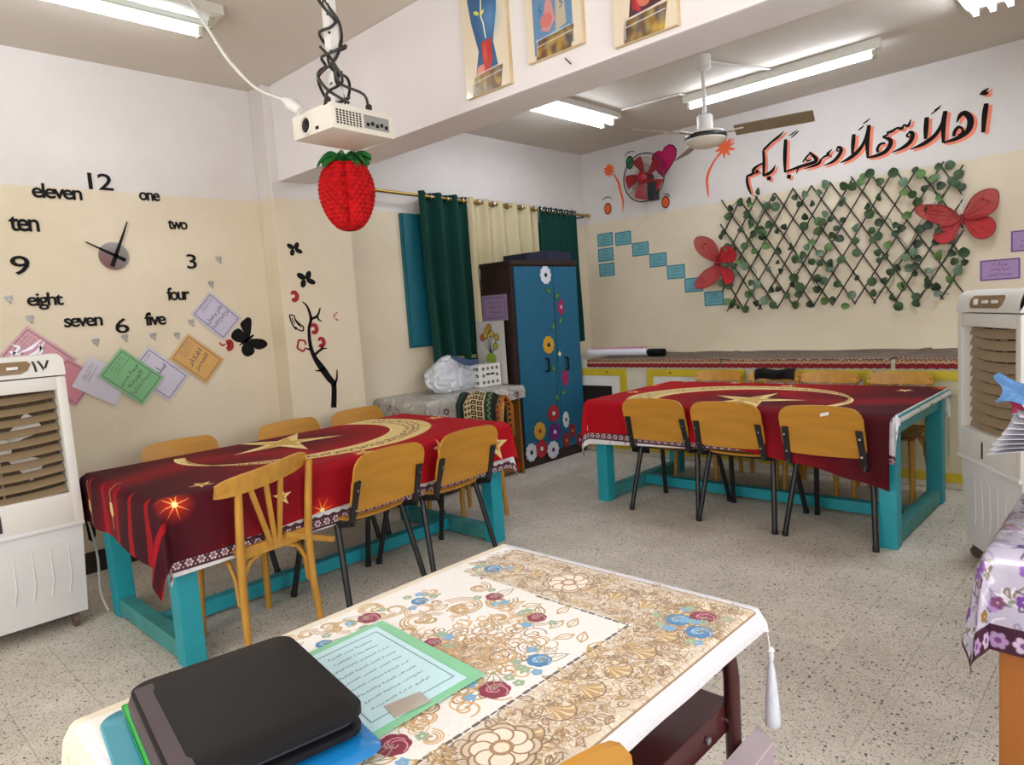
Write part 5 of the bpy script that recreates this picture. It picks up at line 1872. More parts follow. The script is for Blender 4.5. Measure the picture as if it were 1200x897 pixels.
def cooler(label, loc, rz, tilt, group):
    t = thing('air_cooler', label, 'air cooler', loc, rz, group)
    W, D = .60, .40
    up = MB()
    up.span((-W / 2, .11, .53), (W / 2, D, 1.27), .015)
    up.span((-W / 2, 0, .53), (-.255, .115, 1.25), .014).span((.255, 0, .53), (W / 2, .115, 1.25), .014)
    up.span((-.26, 0, .53), (.26, .115, .68), .010).span((-.26, 0, 1.185), (.26, .115, 1.25), .010)
    up.build('body', M['cooler'], t, 40, local=True)
    cap = MB()
    cap.sheet(lambda u, v: (-W / 2 * (1 - .09 * max(0, v - .5) * 2) + W * u * (1 - .09 * max(0, v - .5) * 2), (-.004 + .055 * max(0, v - .1) ** 1.6) if v < .99 else .075, 1.255 + .105 * sin(v * pi / 2)), 8, 10, 0)
    cap.sheet(lambda u, v: (W / 2 * (2 * u - 1) * .92, .07 + (D - .07) * v, 1.36 - .012 * v), 4, 4, 0)
    for s in (-1, 1):
        cap.add([(s * W / 2, 0, 1.255), (s * W / 2, D, 1.255), (s * W / 2 * .92, D, 1.348), (s * W / 2 * .92, .07, 1.36), (s * W / 2, -.004, 1.26)], [(0, 1, 2, 3, 4) if s > 0 else (4, 3, 2, 1, 0)])
    cap.add([(-W / 2, D, 1.255), (W / 2, D, 1.255), (W / 2 * .92, D, 1.348), (-W / 2 * .92, D, 1.348)], [(1, 0, 3, 2)])
    cap.build('top_cap', M['cooler'], t, 35, local=True)
    MB().prism([(-.155, 1.288), (-.14, 1.275), (.12, 1.275), (.15, 1.29), (.165, 1.32), (.15, 1.333), (-.13, 1.333), (-.155, 1.318)], -.006, .003, lambda u, v, d: (u, cap_y(v) - d, v)).build('control_panel', M['panel_brown'], t, local=True)
    cp = [c for c in t.children if c.name.startswith('control_panel')][0]
    for x in (-.09, .0, .09):
        MB().box((x, cap_y(1.304) - .005, 1.304), (.045 if x > -.05 else .03, .012, .014 if x > -.05 else .028), None, .004).build('button', M['white'], cp, local=True)
    # cooling pad, fan and louvres inside the opening
    MB().span((-.255, .105, .675), (.255, .112, 1.19)).build('cooling_pad', M['pad'], t, local=True)
    fan = MB()
    for k in range(5):
        a = 2 * pi * k / 5 + .3
        fan.sheet(lambda u, v, a=a: ((.05 + .16 * u) * cos(a + .55 * v), .085 + .02 * v, .93 + (.05 + .16 * u) * sin(a + .55 * v)), 5, 4, .003)
    fan.build('fan_blades', M['offwhite'], t, 40, local=True)
    MB().lathe([(.06, -.012), (.06, .008), (.04, .016)], 16, Matrix.Translation((0, .08, .93)) @ Matrix.Rotation(radians(90), 4, 'X')).build('fan_hub', M['offwhite'], t, 40, local=True)
    n = 10
    for k in range(n):
        z = .702 + (1.165 - .702) * k / (n - 1)
        MB().sheet(lambda u, v, z=z: ((2 * u - 1) * .252, .045 - .022 * cos((2 * u - 1) * pi / 2) - cos(tilt) * .0 + sin(tilt) * .044 * (v - .5), z + cos(tilt) * .046 * (v - .5) - .012 * (1 - (2 * u - 1) ** 2)), 10, 2, .003).build('louvre', M['louvre'], t, 40, local=True)
    MB().tube([(0, .035, .69), (0, .035, 1.18)], .004, 6).build('louvre_link', M['louvre'], t, local=True)
    MB().span((-.045, -.003, .555), (-.031, .006, .635), .002).build('water_gauge', mat('gauge', '#3a2e34', .3, var=0), t, local=True)
    # tank
    tk = MB()
    tk.sheet(lambda u, v: ((2 * u - 1) * (.27 + .022 * v), .012 + (.018 * (1 - v)), .075 + .455 * v), 6, 6, 0)
    for s in (-1, 1):
        tk.sheet(lambda u, v, s=s: (s * (.27 + .022 * v), (.012 + .018 * (1 - v)) + (D - .02) * (u if s > 0 else 1 - u), .075 + .455 * v), 4, 6, 0)
    tk.sheet(lambda u, v: ((1 - 2 * u) * (.27 + .022 * v), .012 + .018 * (1 - v) + D - .02, .075 + .455 * v), 6, 6, 0)
    tk.add([(-.27, .03, .075), (.27, .03, .075), (.27, .41, .075), (-.27, .41, .075)], [(0, 3, 2, 1)])
    tk.span((-.298, -.004, .515), (.298, D, .535), .006)
    tank = tk.build('water_tank', M['cooler_lo'], t, 35, local=True)
    for k in range(6):
        x = -.20 + .075 * k
        r = MB()
        r.tube([(x, .018, .44), (x + .045, .018, .44), (x + .045, .023, .27), (x + .03, .026, .19)], .004, 6)
        r.build('tank_rib', M['cooler_lo'], tank, 50, local=True)
    for sx in (-1, 1):
        for y in (.06, .36):
            c = MB().tube([(sx * .22 - .012, y, .032), (sx * .22 + .012, y, .032)], .032, 12)
            c.span((sx * .22 - .016, y - .012, .04), (sx * .22 + .016, y + .012, .08), .003)
            c.build('caster', mat('caster rubber', '#5a4a44', .7) if 'caster rubber' not in bpy.data.materials else bpy.data.materials['caster rubber'], t, 40, local=True)
    return t


GC = 'white air coolers'
c1 = cooler('white air cooler with brown louvres and the handwritten number, at the left edge', (-3.87, .615, 0), radians(90), .9, GC)
c2 = cooler('white air cooler with closed tan louvres at the right edge', (-.626, 3.84, 0), radians(-57), .35, GC)
mb = text_mb('١٧'[::1], lambda u, v, d: (u, cap_y(v) - d, v), .205, 1.305, .072, .052, d0=-.003, d1=.002, offset=.012)
mb.build('handwritten_number', M['ink'], c1, local=True)
cd = MB().tube(spline([(-4.05, .97, .50), (-4.0, .98, .3), (-3.99, .97, .12), (-3.97, .99, .01)], 6), .006, 6)
tag(cd.build('power_cord', M['white'], None, 50), 'white power cord hanging behind the left cooler', 'cord')
fl = MB().prism([(.955, .56), (1.0, .52), (1.0, .40), (.985, .36), (.965, .38)], -4.06, -4.055, lambda u, v, d: (d, u, v))
tag(fl.build('cloth_strip', M['black']), 'black strip hanging from the left table beside the cooler', 'strip')

# ------------------------------------------------------------------ projector hanging from the ceiling
pj = thing('projector', 'white ceiling projector with tangled black cables on its pole', 'projector', (-2.61, 1.78, 2.2))
A_, B_, D_ = Vector((-2.48, 1.63)), Vector((-2.73, 1.595)), Vector((-2.505, 1.955))
ex, ey = (D_ - A_), (B_ - A_)          # long side with the grilles, short side with the lens
ex.normalize()
ey = Vector((-ex.y, ex.x))
if ey.dot(B_ - A_) < 0:
    ey = -ey
LL, WW, HH = .335, .275, .10
PJ = lambda u, v, z: (A_.x + ex.x * u + ey.x * v, A_.y + ex.y * u + ey.y * v, z)
RM = Matrix(((ex.x, ey.x, 0, A_.x), (ex.y, ey.y, 0, A_.y), (0, 0, 1, 2.2), (0, 0, 0, 1)))
mb = MB().box((LL / 2, WW / 2, HH / 2), (LL, WW, HH), RM, .014)
mb.build('casing', M['offwhite'], pj, 40)
mb = MB().box((LL / 2, WW / 2, HH + .004), (LL - .03, WW - .03, .012), RM, .004)
mb.build('top_cover', M['offwhite'], pj, 40)
# grilles on the long side (v = 0)
g = MB()
g.box((.085, -.001, .050), (.135, .004, .062), RM)
gr = g.build('vent_grille', M['dark'], pj)
for i in range(9):
    MB().box((.018 + .0168 * i, -.0035, .050), (.004, .004, .064), RM).build('grille_bar', M['offwhite'], gr)
for j in range(7):
    MB().box((.085, -.0032, .020 + .010 * j), (.137, .003, .0028), RM).build('grille_bar', M['offwhite'], gr)
MB().box((.235, -.001, .052), (.135, .004, .056), RM, .002).build('socket_panel', mat('grey socket panel', '#8f8f8d', .5), pj)
sp_ = bpy.data.objects['socket_panel']
for i in range(5):
    MB().box((.185 + .025 * i, -.004, .040 + .006 * (i % 2)), (.014, .004, .014), RM).build('socket', M['dark'], sp_)
# lens on the short side (u = 0)
LM = RM @ Matrix.Translation((0, .175, .045)) @ Matrix.Rotation(radians(-90), 4, 'Y')
MB().lathe([(.040, -.01), (.040, .006), (.034, .008), (.030, .002), (.030, -.008)], 20, LM).build('lens_ring', M['offwhite'], pj, 40)
MB().lathe([(.001, .003), (.029, .001), (.029, -.004)], 20, LM).build('lens', mat('lens glass', '#0a0a12', .05, var=0), pj, 40)
MB().box((-.001, .10, .02), (.003, .02, .012), RM).build('sensor', M['dark'], pj)
# bracket, pole
pc = PJ(.13, .12, 2.3)
MB().box((.13, .12, HH + .018), (.11, .09, .02), RM, .003).build('mount_plate', M['offwhite'], pj)
MB().span((pc[0] - .022, pc[1] - .022, 2.31), (pc[0] + .022, pc[1] + .022, 3.08), .004).build('pole', M['white'], pj)
po = bpy.data.objects['pole']
for k in range(9):
    MB().tube([(pc[0] + .0225, pc[1] - .0225, 2.40 + .075 * k), (pc[0] + .0235, pc[1] - .0235, 2.40 + .075 * k)], .006, 8).build('bolt_hole', M['dark'], po)
MB().box((pc[0], pc[1], 3.07), (.12, .12, .02), None, .003).build('ceiling_plate', M['white'], pj)
M['cable'] = mat('black cable', '#2a2725', .5, var=.1)
for k in range(4):
    rr = random.Random(k)
    pts = []
    for i in range(26):
        t_ = i / 25
        z = 2.325 + (.77 - .04 * k) * t_ * (1 if k < 3 else .55)
        a = (4.5 + k) * t_ * 2 * pi * .45 * (1 if k % 2 else -1) + k * 1.7
        rad = .038 + .02 * sin(7 * t_ + k) + .055 * max(0, 1 - t_ * 4) * rr.uniform(.5, 1)
        pts.append((pc[0] + rad * cos(a), pc[1] + rad * sin(a), z + .01 * sin(a * 2)))
    MB().tube(spline(pts, 3), .0065, 6).build('cable', M['cable'], pj, 60)
for k, (du, dv) in enumerate(((.02, .05), (.22, .03), (.2, .18))):
    pts = [PJ(du, dv, 2.305), PJ(du * .9 + .02, dv * .8 + .02, 2.36 + .02 * k), PJ(.12, .06 + .02 * k, 2.42), (pc[0] + .04, pc[1] - .03, 2.50), (pc[0] - .03, pc[1] - .04, 2.58)]
    MB().tube(spline(pts, 5), .006, 6).build('cable', M['cable'], pj, 60)
    MB().tube([PJ(du, dv, 2.30), PJ(du + .015, dv + .01, 2.335)], .014, 8).build('cable_plug', M['cable'], pj, 50)
# white supply cable with its plug
wc = thing('extension_cable', 'white cable sagging from the ceiling light to the projector', 'cable', (-2.95, 1.6, 2.3))
e0 = PJ(-.01, .24, 2.305)
pts = [[(-3.572,1.587)][0] + (3.06,), [(-3.409,1.598)][0] + (2.86,), [(-3.066,1.516)][0] + (2.60,), [(-2.901,1.539)][0] + (2.45,), [(-2.755,1.584)][0] + (2.37,)]
MB().tube(spline(pts, 6), .0075, 6).build('wire', M['white'], wc, 60)
p0, p1 = Vector(pts[-1]), Vector([(-2.679,1.611)][0] + (2.31,))
MB().tube([p0, p0.lerp(p1, .5), p1], [.013, .03, .022], 8).build('plug', M['white'], wc, 50)

# ------------------------------------------------------------------ honeycomb paper strawberry
sb = thing('paper_strawberry', 'red honeycomb paper strawberry hanging below the projector', 'decoration', (-2.80, 2.02, 1.85))
sx_, sy_, s0, sh = -2.885, 1.945, 1.85, .315
M['tissue'] = mat('red tissue', '#b00c12', .75, var=.3, scale=30, spec=.2)


def berry(u, v):
    a = 2 * pi * u
    prof = (max(0, sin((v * .93 + .004) * pi)) ** .36) * (.80 + .20 * v)
    r = .142 * prof
    lob = 1 - .26 * (1 - abs(sin(a - 4.83))) ** 5
    k = 26
    cellw = sin(k * a + (pi if int(v * 16) % 2 else 0)) * .035 + .02 * cos(v * 16 * 2 * pi)
    r *= lob * (1 + cellw)
    return (sx_ + r * cos(a + .85), sy_ + r * sin(a + .85), s0 + sh * v)


MB().sheet(berry, 156, 64, 0).build('berry', M['tissue'], sb, 20)
M['sb_leaf'] = mat('green tissue', '#1f6a2c', .6, var=.25, scale=20)
for k in range(17):
    a = 2 * pi * k / 17 * 2.618
    R_ = .085 + .022 * (k % 3)
    MB().sheet(lambda u, v, a=a, R_=R_: (sx_ + (R_ * u) * cos(a) - (v - .5) * .075 * sin(pi * (u * .75 + .12)) * sin(a), sy_ + (R_ * u) * sin(a) + (v - .5) * .075 * sin(pi * (u * .75 + .12)) * cos(a),
                                      s0 + sh * .97 + (.03 + .035 * (k % 4) / 3) * sin(u * 2.4) - .045 * u * u * (k % 2) + .012 * sin(9 * v + k)), 8, 4, .001).build('leaf', M['sb_leaf'], sb, 50)
MB().tube([(sx_, sy_, s0 + sh * .96), (sx_ + .13, sy_ - .02, 2.205)], .003, 6).build('thread', M['cable'], sb)

# ------------------------------------------------------------------ ceiling fan
cf = thing('ceiling_fan', 'white ceiling fan with tan blades in the back half of the room', 'fan', (-2.39, 4.60, 2.5))
fx, fy = -2.39, 4.60
MB().lathe([(.055, .0), (.055, -.075), (.03, -.10)], 18, None, (fx, fy, 3.08)).build('canopy', M['white'], cf, 40)
MB().tube([(fx, fy, 3.0), (fx, fy, 2.66)], .013, 10).build('downrod', M['white'], cf, 50)
MB().lathe([(.045, .10), (.055, .09), (.055, -.01), (.06, -.02)], 18, None, (fx, fy, 2.585)).build('coupling', M['white'], cf, 40)
MB().lathe([(.05, .07), (.125, .055), (.14, .03), (.14, .0), (.10, -.035), (.05, -.05)], 24, None, (fx, fy, 2.51)).build('motor', M['offwhite'], cf, 40)
MB().lathe([(.142, .035), (.146, .02), (.142, .005)], 24, None, (fx, fy, 2.512)).build('motor_band', M['blackmetal'], cf, 40)
M['blade'] = mat('tan fan blade', '#8d7f66', .5, var=.05)
for k in range(3):
    a = radians(14 + 120 * k)
    BM = Matrix.Translation((fx, fy, 2.545)) @ Matrix.Rotation(a, 4, 'Z')
    bl = MB().sheet(lambda u, v: (.20 + .50 * u, (v - .5) * (.105 + .02 * u) * (1 if u < .98 else .9), -.045 * (v - .5)), 8, 4, .004, M=BM).build('blade', M['blade'], cf, 40)
    MB().bar((.10, 0, .0), (.26, 0, .002), .05, .006, (0, 1, 0), BM).build('blade_iron', M['offwhite'], bl)

# ------------------------------------------------------------------ wall fan
wf = thing('wall_fan', 'black wall fan with red blades near the corner of the back wall', 'fan', (-3.83, 6.2, 2.44))
wx, wy, wz, wr = -3.835, 6.06, 2.655, .235
M['fan_red'] = mat('red fan blade', '#a11420', .4, var=.05)
M['wire'] = mat('cage wire', '#3a3638', .4, metal=.3, var=.05)
cg = MB()
for r_, dy in ((wr, .0), (wr * .80, -.035), (wr * .55, -.05), (wr * .3, -.055)):
    cg.tube([(wx + r_ * cos(a), wy + dy, wz + r_ * sin(a)) for a in np.linspace(0, 2 * pi, 41)[:-1]], .0035 if r_ == wr else .0016, 5, closed=True)
cage = cg.build('cage', M['wire'], wf, 60)
mb = MB()
for k in range(44):
    a = 2 * pi * k / 44
    mb.tube([(wx + r_ * cos(a), wy + dy, wz + r_ * sin(a)) for r_, dy in ((.05, -.056), (wr * .6, -.05), (wr * .85, -.032), (wr, 0))], .0011, 4)
mb.tube([(wx + wr * 1.0 * cos(a), wy + .006, wz + wr * sin(a)) for a in np.linspace(0, 2 * pi, 41)[:-1]], .006, 6, closed=True)
o = mb.build('cage_wires', M['wire'], wf, 60)
o['kind'] = 'stuff'
for k in range(5):
    a0 = 2 * pi * k / 5 + 1.75
    MB().sheet(lambda u, v, a0=a0: (wx + (.05 + .162 * u) * cos(a0 + (v - .5) * (.8 - .18 * u) + .22 * u), wy + .01 + .03 * (v - .5), wz + (.05 + .162 * u) * sin(a0 + (v - .5) * (.8 - .18 * u) + .22 * u)), 8, 6, .003).build('blade', M['fan_red'], wf, 40)
MB().lathe([(.055, -.02), (.058, .03), (.03, .042), (.0, .044)], 20, Matrix.Translation((wx, wy, wz)) @ Matrix.Rotation(radians(90), 4, 'X')).build('hub', M['fan_red'], wf, 40)
MB().tube([(wx, wy + .03, wz), (wx, wy + .12, wz)], .05, 14).build('motor', M['blackmetal'], wf, 40)
MB().span((wx + .05, 6.05, 2.415), (wx + .14, 6.12, 2.60), .012).build('control_box', M['blackmetal'], wf)
MB().bar((wx, 6.17, wz), (wx - .03, 6.24, wz - .12), .03, .03, (0, 0, 1)).span((wx - .07, 6.235, wz - .2), (wx + .01, 6.27, wz - .06), .006).build('wall_bracket', M['blackmetal'], wf)
tag(MB().tube(spline([(-3.946,2.419),(-3.951,2.316),(-4.018,2.238),(-4.115,2.199)] and [(p[0], 6.262, p[1]) for p in [(-3.946,2.419),(-3.951,2.316),(-4.018,2.238),(-4.115,2.199)]], 5), .003, 5).build('fan_cord', M['white']), 'thin cord hanging below the wall fan', 'cord')

# ------------------------------------------------------------------ desk in the foreground
M['maroon'] = mat('maroon tube enamel', '#3d1719', .35, var=.1)
M['maroon_board'] = mat('maroon board', '#451a1c', .38, var=.15, scale=4, coat=.2)
fd = thing('front_desk', 'maroon metal frame desk in the foreground under the embroidered cloth', 'desk', (-1.0, .81, 0))
MB().span((-1.37, .29, .71), (-.63, 1.335, .735), .004).build('desktop', M['maroon_board'], fd)
for x in (-1.335, -.665):
    for y in (.32, 1.30):
        s = 1 if y > 1 else -1
        MB().tube([(x, y, 0), (x, y, .60), (x, y - s * .012, .66), (x, y - s * .05, .695), (x, y - s * .12, .70)], .017, 10).build('leg', M['maroon'], fd, 50)
    MB().tube([(x, .40, .70), (x, 1.22, .70)], .015, 8).build('rail', M['maroon'], fd, 50)
sh_ = MB().span((-1.31, .36, .475), (-.675, 1.315, .54), .006).build('book_shelf', M['maroon_board'], fd)
for x in (-.673,):
    for y in (.95, 1.2, 1.29):
        MB().tube([(x, y, .505), (x + .006, y, .505)], .008, 8).build('rivet', M['chrome'], sh_)


def emb_canvas():
    R0 = random.Random(21)
    cv = Canvas(1.0, 1.30, 1150, '#cbc9cd', -.5, -.65)
    cv.rect(-.5, -.65, -.372, .65, '#d8cdb8')
    for k in range(260):
        x, y = R0.uniform(-.47, -.425), R0.uniform(-.6, .6)
        cv.disc(x, y, R0.uniform(.004, .012), R0.choice(['#5d4630', '#a97f4c', '#c9ac86', '#3f3226']), al=.8)
    cv.rect(-.372, -.535, .358, .53, '#e2deda')
    beige, tan, gold, brown, pinkb = '#c0a98f', '#a88a66', '#b3935c', '#80664c', '#c9b4a4'
    hx, hy = .36, .53

    def spiral(x, y, r, turns, a0, w, col, d=1):
        pts = []
        for k in range(int(18 * turns) + 1):
            t = k / 18
            rr = r * (1 - t / (turns + .25))
            pts.append((x + rr * cos(a0 + d * 2 * pi * t), y + rr * sin(a0 + d * 2 * pi * t)))
        cv.line(pts, w, col)

    def leafy(x, y, a, L, col, w=.0035):
        for s in (-1, 1):
            cv.line(spline([(x, y), (x + L * .5 * cos(a + s * .5), y + L * .5 * sin(a + s * .5)), (x + L * cos(a), y + L * sin(a))], 4), w, col)
        cv.line([(x, y), (x + L * .8 * cos(a), y + L * .8 * sin(a))], w * .7, col)
    # border ground
    for (x0, y0, x1, y1) in ((-hx + .03, hy - .20, hx, hy), (hx - .17, -hy, hx, hy)):
        cv.rect(x0, y0, x1, y1, '#c8baa7')
    # chained inner frame
    ix, iy = hx - .175, hy - .205
    fr = [(-ix, -iy), (ix, -iy), (ix, iy), (-ix, iy)]
    for a, b in ((fr[1], fr[2]), (fr[2], (-ix * .4, iy))):
        n = int(hypot(b[0] - a[0], b[1] - a[1]) / .02)
        for k in range(n):
            p = [a[i] + (b[i] - a[i]) * (k + .15) / n for i in (0, 1)]
            q = [a[i] + (b[i] - a[i]) * (k + .75) / n for i in (0, 1)]
            cv.line([p, q], .007 if k % 3 else .004, '#5d5048')
    # dense scrolls in the border
    for k in range(620):
        side = R0.choice('ttrrr')
        if side in 'tb':
            x, y = R0.uniform(-hx + .02, hx - .02), (hy - R0.uniform(.015, .185)) * (1 if side == 't' else -1)
        else:
            x, y = (hx - R0.uniform(.015, .155)) * (1 if side == 'r' else -1), R0.uniform(-hy + .02, hy - .02)
        spiral(x, y, R0.uniform(.010, .028), R0.uniform(.8, 1.7), R0.uniform(0, 6), R0.uniform(.0016, .0032), R0.choice([tan, gold, brown, pinkb, '#e3d3bb', '#9a7a58']), R0.choice((-1, 1)))
    for k in range(620):
        side = R0.choice('ttrrr')
        if side in 'tb':
            x, y = R0.uniform(-hx + .01, hx - .01), (hy - R0.uniform(.01, .19)) * (1 if side == 't' else -1)
        else:
            x, y = (hx - R0.uniform(.01, .16)) * (1 if side == 'r' else -1), R0.uniform(-hy + .02, hy - .02)
        leafy(x, y, R0.uniform(0, 6.3), R0.uniform(.018, .04), R0.choice([tan, brown, '#e6d8c2', gold, '#8a6a4c']), .0024)
    for k in range(2600):
        side = R0.choice('ttrrr')
        if side in 'tb':
            x, y = R0.uniform(-hx, hx), (hy - R0.uniform(.005, .195)) * (1 if side == 't' else -1)
        else:
            x, y = (hx - R0.uniform(.005, .165)) * (1 if side == 'r' else -1), R0.uniform(-hy, hy)
        a = R0.uniform(0, 6.3)
        cv.line([(x, y), (x + .008 * cos(a), y + .008 * sin(a)), (x + .014 * cos(a + .5), y + .014 * sin(a + .5))], .0014, R0.choice(['#8a735c', '#a48a6e', '#e2d8c8', '#7a6450', '#b89c78']))
    # shells along the border
    def shell(x, y, a, r):
        for q in range(9):
            t = a + (q - 4) * .3
            cv.line(spline([(x - .5 * r * cos(a), y - .5 * r * sin(a)), (x + .5 * r * cos(t), y + .5 * r * sin(t)), (x + .8 * r * cos(t + .15), y + .8 * r * sin(t + .15))], 3), .0045, (gold, '#d9c092', tan)[q % 3])
        cv.line([(x + .85 * r * cos(a + q * .2), y + .85 * r * sin(a + q * .2)) for q in range(-8, 9)], .0028, brown)
    for s in (1,):
        for k in range(11):
            shell(s * (hx - .095), -hy + .12 + k * (2 * hy - .24) / 10, 0 if s > 0 else pi, .036)
        for k in range(7):
            shell(-hx + .12 + k * (2 * hx - .24) / 6, s * (hy - .11), s * pi / 2, .036)
    for a, b in (((hx, -hy), (hx, hy)), ((hx, hy), (-hx + .03, hy))):
        cv.line([a, b], .003, '#80684c')
    # central medallion of curls
    for k in range(16):
        a = 2 * pi * k / 16
        for q in range(3):
            spiral(.0 + (.09 + .03 * q) * cos(a) * 1.0, -.02 + (.12 + .035 * q) * sin(a), .026, 1.3, a, .0045, (gold, tan, '#c7a678')[q], 1 if k % 2 else -1)
    cv.disc(.0, -.02, .085, '#cbb79e', .115)
    for k in range(150):
        a, r_ = R0.uniform(0, 6.3), R0.uniform(0, 1)
        leafy(.08 * r_ * cos(a), -.02 + .11 * r_ * sin(a), a, .02, R0.choice([brown, '#a58a6c', '#b39a80']), .002)
    for k in range(70):     # wide gold curls over the pale ground
        x, y = R0.uniform(-.36, ix - .03), R0.uniform(-.52, iy - .06)
        if abs(x - .1) < .09 and y > .12:
            continue
        r_ = R0.uniform(.022, .05)
        a0, d_ = R0.uniform(0, 6), R0.choice((-1, 1))
        for q in range(3):
            spiral(x, y, r_ - .006 * q, 1.1, a0, .0026, R0.choice([gold, tan, '#c79a63']), d_)
    for k in range(260):
        x, y = R0.uniform(-.2, .13), R0.uniform(-.24, .2)
        if (x / .2) ** 2 + ((y + .02) / .24) ** 2 > .9:
            continue
        spiral(x, y, R0.uniform(.010, .03), R0.uniform(.7, 1.5), R0.uniform(0, 6), R0.uniform(.0018, .0032), R0.choice([gold, tan, '#c79a63', '#b39a7c', brown]), R0.choice((-1, 1)))
    # big curling acanthus around it
    for sx in (-1,):
        for sy in (-1, 1):
            for (x, y, r_, a0) in ((.17, .20, .06, 0), (.12, .27, .045, 2), (.2, .10, .05, 4), (.22, .30, .035, 1), (.06, .21, .035, 3)):
                for q in range(3):
                    spiral(sx * x, sy * y - .02, r_ - .010 * q, 1.25, a0 if sx > 0 else pi - a0, .004, (gold, tan, '#c79a63')[q], sx * sy)
    for sx in (-1, 1):
        for sy in (-1, 1):
            for k in range(7):
                leafy(sx * (.03 + .03 * k), sy * (.30 - .018 * k) - .02, R0.uniform(0, 6), .045, gold, .0035)
    # rosettes in the corners of the border
    for x, y in ((.26, -.13), (-.06, .43), (.26, -.47)):
        if True:
            for r_, c_ in ((.062, '#c8b7a0'), (.05, '#e4d6c4')):
                for q in range(8):
                    cv.disc(x + r_ * .62 * cos(q * pi / 4), y + r_ * .62 * sin(q * pi / 4), r_ * .42, '#8a6b4c')
                    cv.disc(x + r_ * .62 * cos(q * pi / 4), y + r_ * .62 * sin(q * pi / 4), r_ * .36, c_)
            cv.disc(x, y, .02, '#a17f5c')
            cv.disc(x, y, .013, '#e2d2bc')

    def rose(x, y, r, col, lt):
        for q in range(7):
            cv.disc(x + r * .55 * cos(q * .9), y + r * .5 * sin(q * .9), r * .55, col)
        for q in range(4):
            spiral(x + r * .12 * cos(q * 2), y + r * .1 * sin(q * 2.3), r * (.85 - .17 * q), .55, q * 1.3, r * .10, lt, 1)
        cv.disc(x, y, r * .2, col)
    crim, clt, blue, blt = '#7e1a34', '#c98a9a', '#4379a6', '#a9c6dc'
    cx, cy = -.99, .81
    for x, y, r_, c_ in ((-1.295, .83, .026, 'c'), (-1.27, .955, .020, 'b'), (-1.14, 1.075, .021, 'c'), (-.985, 1.05, .021, 'c'), (-1.085, .84, .018, 'c'), (-.86, .915, .024, 'b'), (-.855, .79, .028, 'c'),
                         (-.87, .58, .028, 'c'), (-.735, 1.215, .026, 'b'), (-.70, 1.255, .026, 'c'), (-.675, 1.19, .026, 'b'), (-1.27, .70, .018, 'b'), (-1.20, .45, .024, 'c'), (-.72, .42, .026, 'c'), (-1.27, 1.2, .024, 'b')):
        rose(x - cx, y - cy, r_, crim if c_ == 'c' else blue, clt if c_ == 'c' else blt)
        for k in range(5):
            a = R0.uniform(0, 6.3)
            xx, yy = x - cx + (r_ + .022) * cos(a), y - cy + (r_ + .018) * sin(a)
            for q in range(5):
                cv.disc(xx + .007 * cos(q * 1.256), yy + .007 * sin(q * 1.256), .0055, '#6f9fc4' if k % 2 else '#93a58a')
        leafy(x - cx, y - cy, R0.uniform(0, 6.3), .06, '#8f8a6e', .003)
    for r_ in ((-.5, -.65, .5, -.545), (-.5, .542, .5, .65), (.362, -.65, .5, .65)):
        cv.rect(*r_, '#cbc9cd')
    cv.rect(-.5, -.65, .15, -.545, '#d8cdb8')
    # woven speckle
    g_ = np.random.default_rng(3)
    cv.a *= (1 + .05 * g_.standard_normal(cv.a.shape[:2]))[..., None].astype(np.float32)
    return cv


EMB = print_mat('embroidered cloth', emb_canvas(), .85, bump=.25, bscale=500, sheen=.2, spec=.2)
cl = drape(-1.385, -.635, .275, 1.355, .741, (.07, .05, .12, .03), 'x', 1.0, 1.30, -.99, .81, seed=13, flare=.02, fold=.004, n=50, th=.003)
tag(cl.build('embroidered_cloth', EMB, smooth=60), 'cream embroidered cloth with beige scrolls and roses on the front desk', 'tablecloth')
ts = thing('tassel', 'white silky tassel hanging from the corner of the embroidered cloth', 'tassel', (-.612, 1.378, .5))
MB().tube([(-.618, 1.370, .712), (-.612, 1.378, .64)], .0016, 6).build('tassel_cord', M['white'], ts)
MB().lathe([(.003, .645), (.007, .635), (.007, .625), (.004, .618), (.008, .60), (.012, .56), (.016, .50), (.017, .475), (.010, .468)], 14, None, (-.612, 1.378, 0)).build('tassel_fringe', mat('silky thread', '#c6cad6', .35, var=.12, scale=80, stretch=(6, 6, .4)), ts, 50)
MB().lathe([(.005, .65), (.009, .643), (.005, .636)], 12, None, (-.612, 1.378, 0)).build('tassel_knot', M['white'], ts, 50)
bxc = [(-0.684,1.443),(-0.635,1.377),(-0.67,1.207),(-0.704,1.205)]
bt = thing('storage_box', 'mauve grey cardboard box on the floor beside the front desk', 'box', (-.6, 1.2, 0))
mb = MB()
P4 = [(-.645, 1.375), (-.595, 1.34), (-.585, .92), (-.64, .92)]
mb.prism(P4[::-1], 0, .455, lambda u, v, d: (u, v, d))
mb.build('box_body', mat('mauve card', '#9c8d95', .7, var=.08), bt)
mb = MB().prism([(x * 1.0, y) for x, y in P4[::-1]], .4555, .461, lambda u, v, d: (u, v, d))
mb.build('box_lid', mat('light mauve card', '#b5a6ab', .6, var=.06), bt)
tag(MB().span((-.64, .68, .0), (-.56, .90, .36), .01).build('blue_bag', mat('blue fabric', '#20488a', .7)), 'blue bag low beside the mauve box under the desk', 'bag')

# black portfolio and the folders under it
q = [Vector(p) for p in [(-1.282,0.333),(-1.242,0.596),(-0.873,0.506),(-1.003,0.318)]]
o0 = q[0]
eu = (q[1] - q[0])
ev = (q[3] - q[0])
wU, wV = eu.length, ((q[2] - q[1]).length + ev.length) / 2
eu.normalize()
ev = Vector((eu.y, -eu.x))
if ev.dot(q[3] - q[0]) < 0:
    ev = -ev
wU, wV = .275, .352
FM = lambda z: Matrix(((eu.x, ev.x, 0, o0.x), (eu.y, ev.y, 0, o0.y), (0, 0, 1, z), (0, 0, 0, 1)))


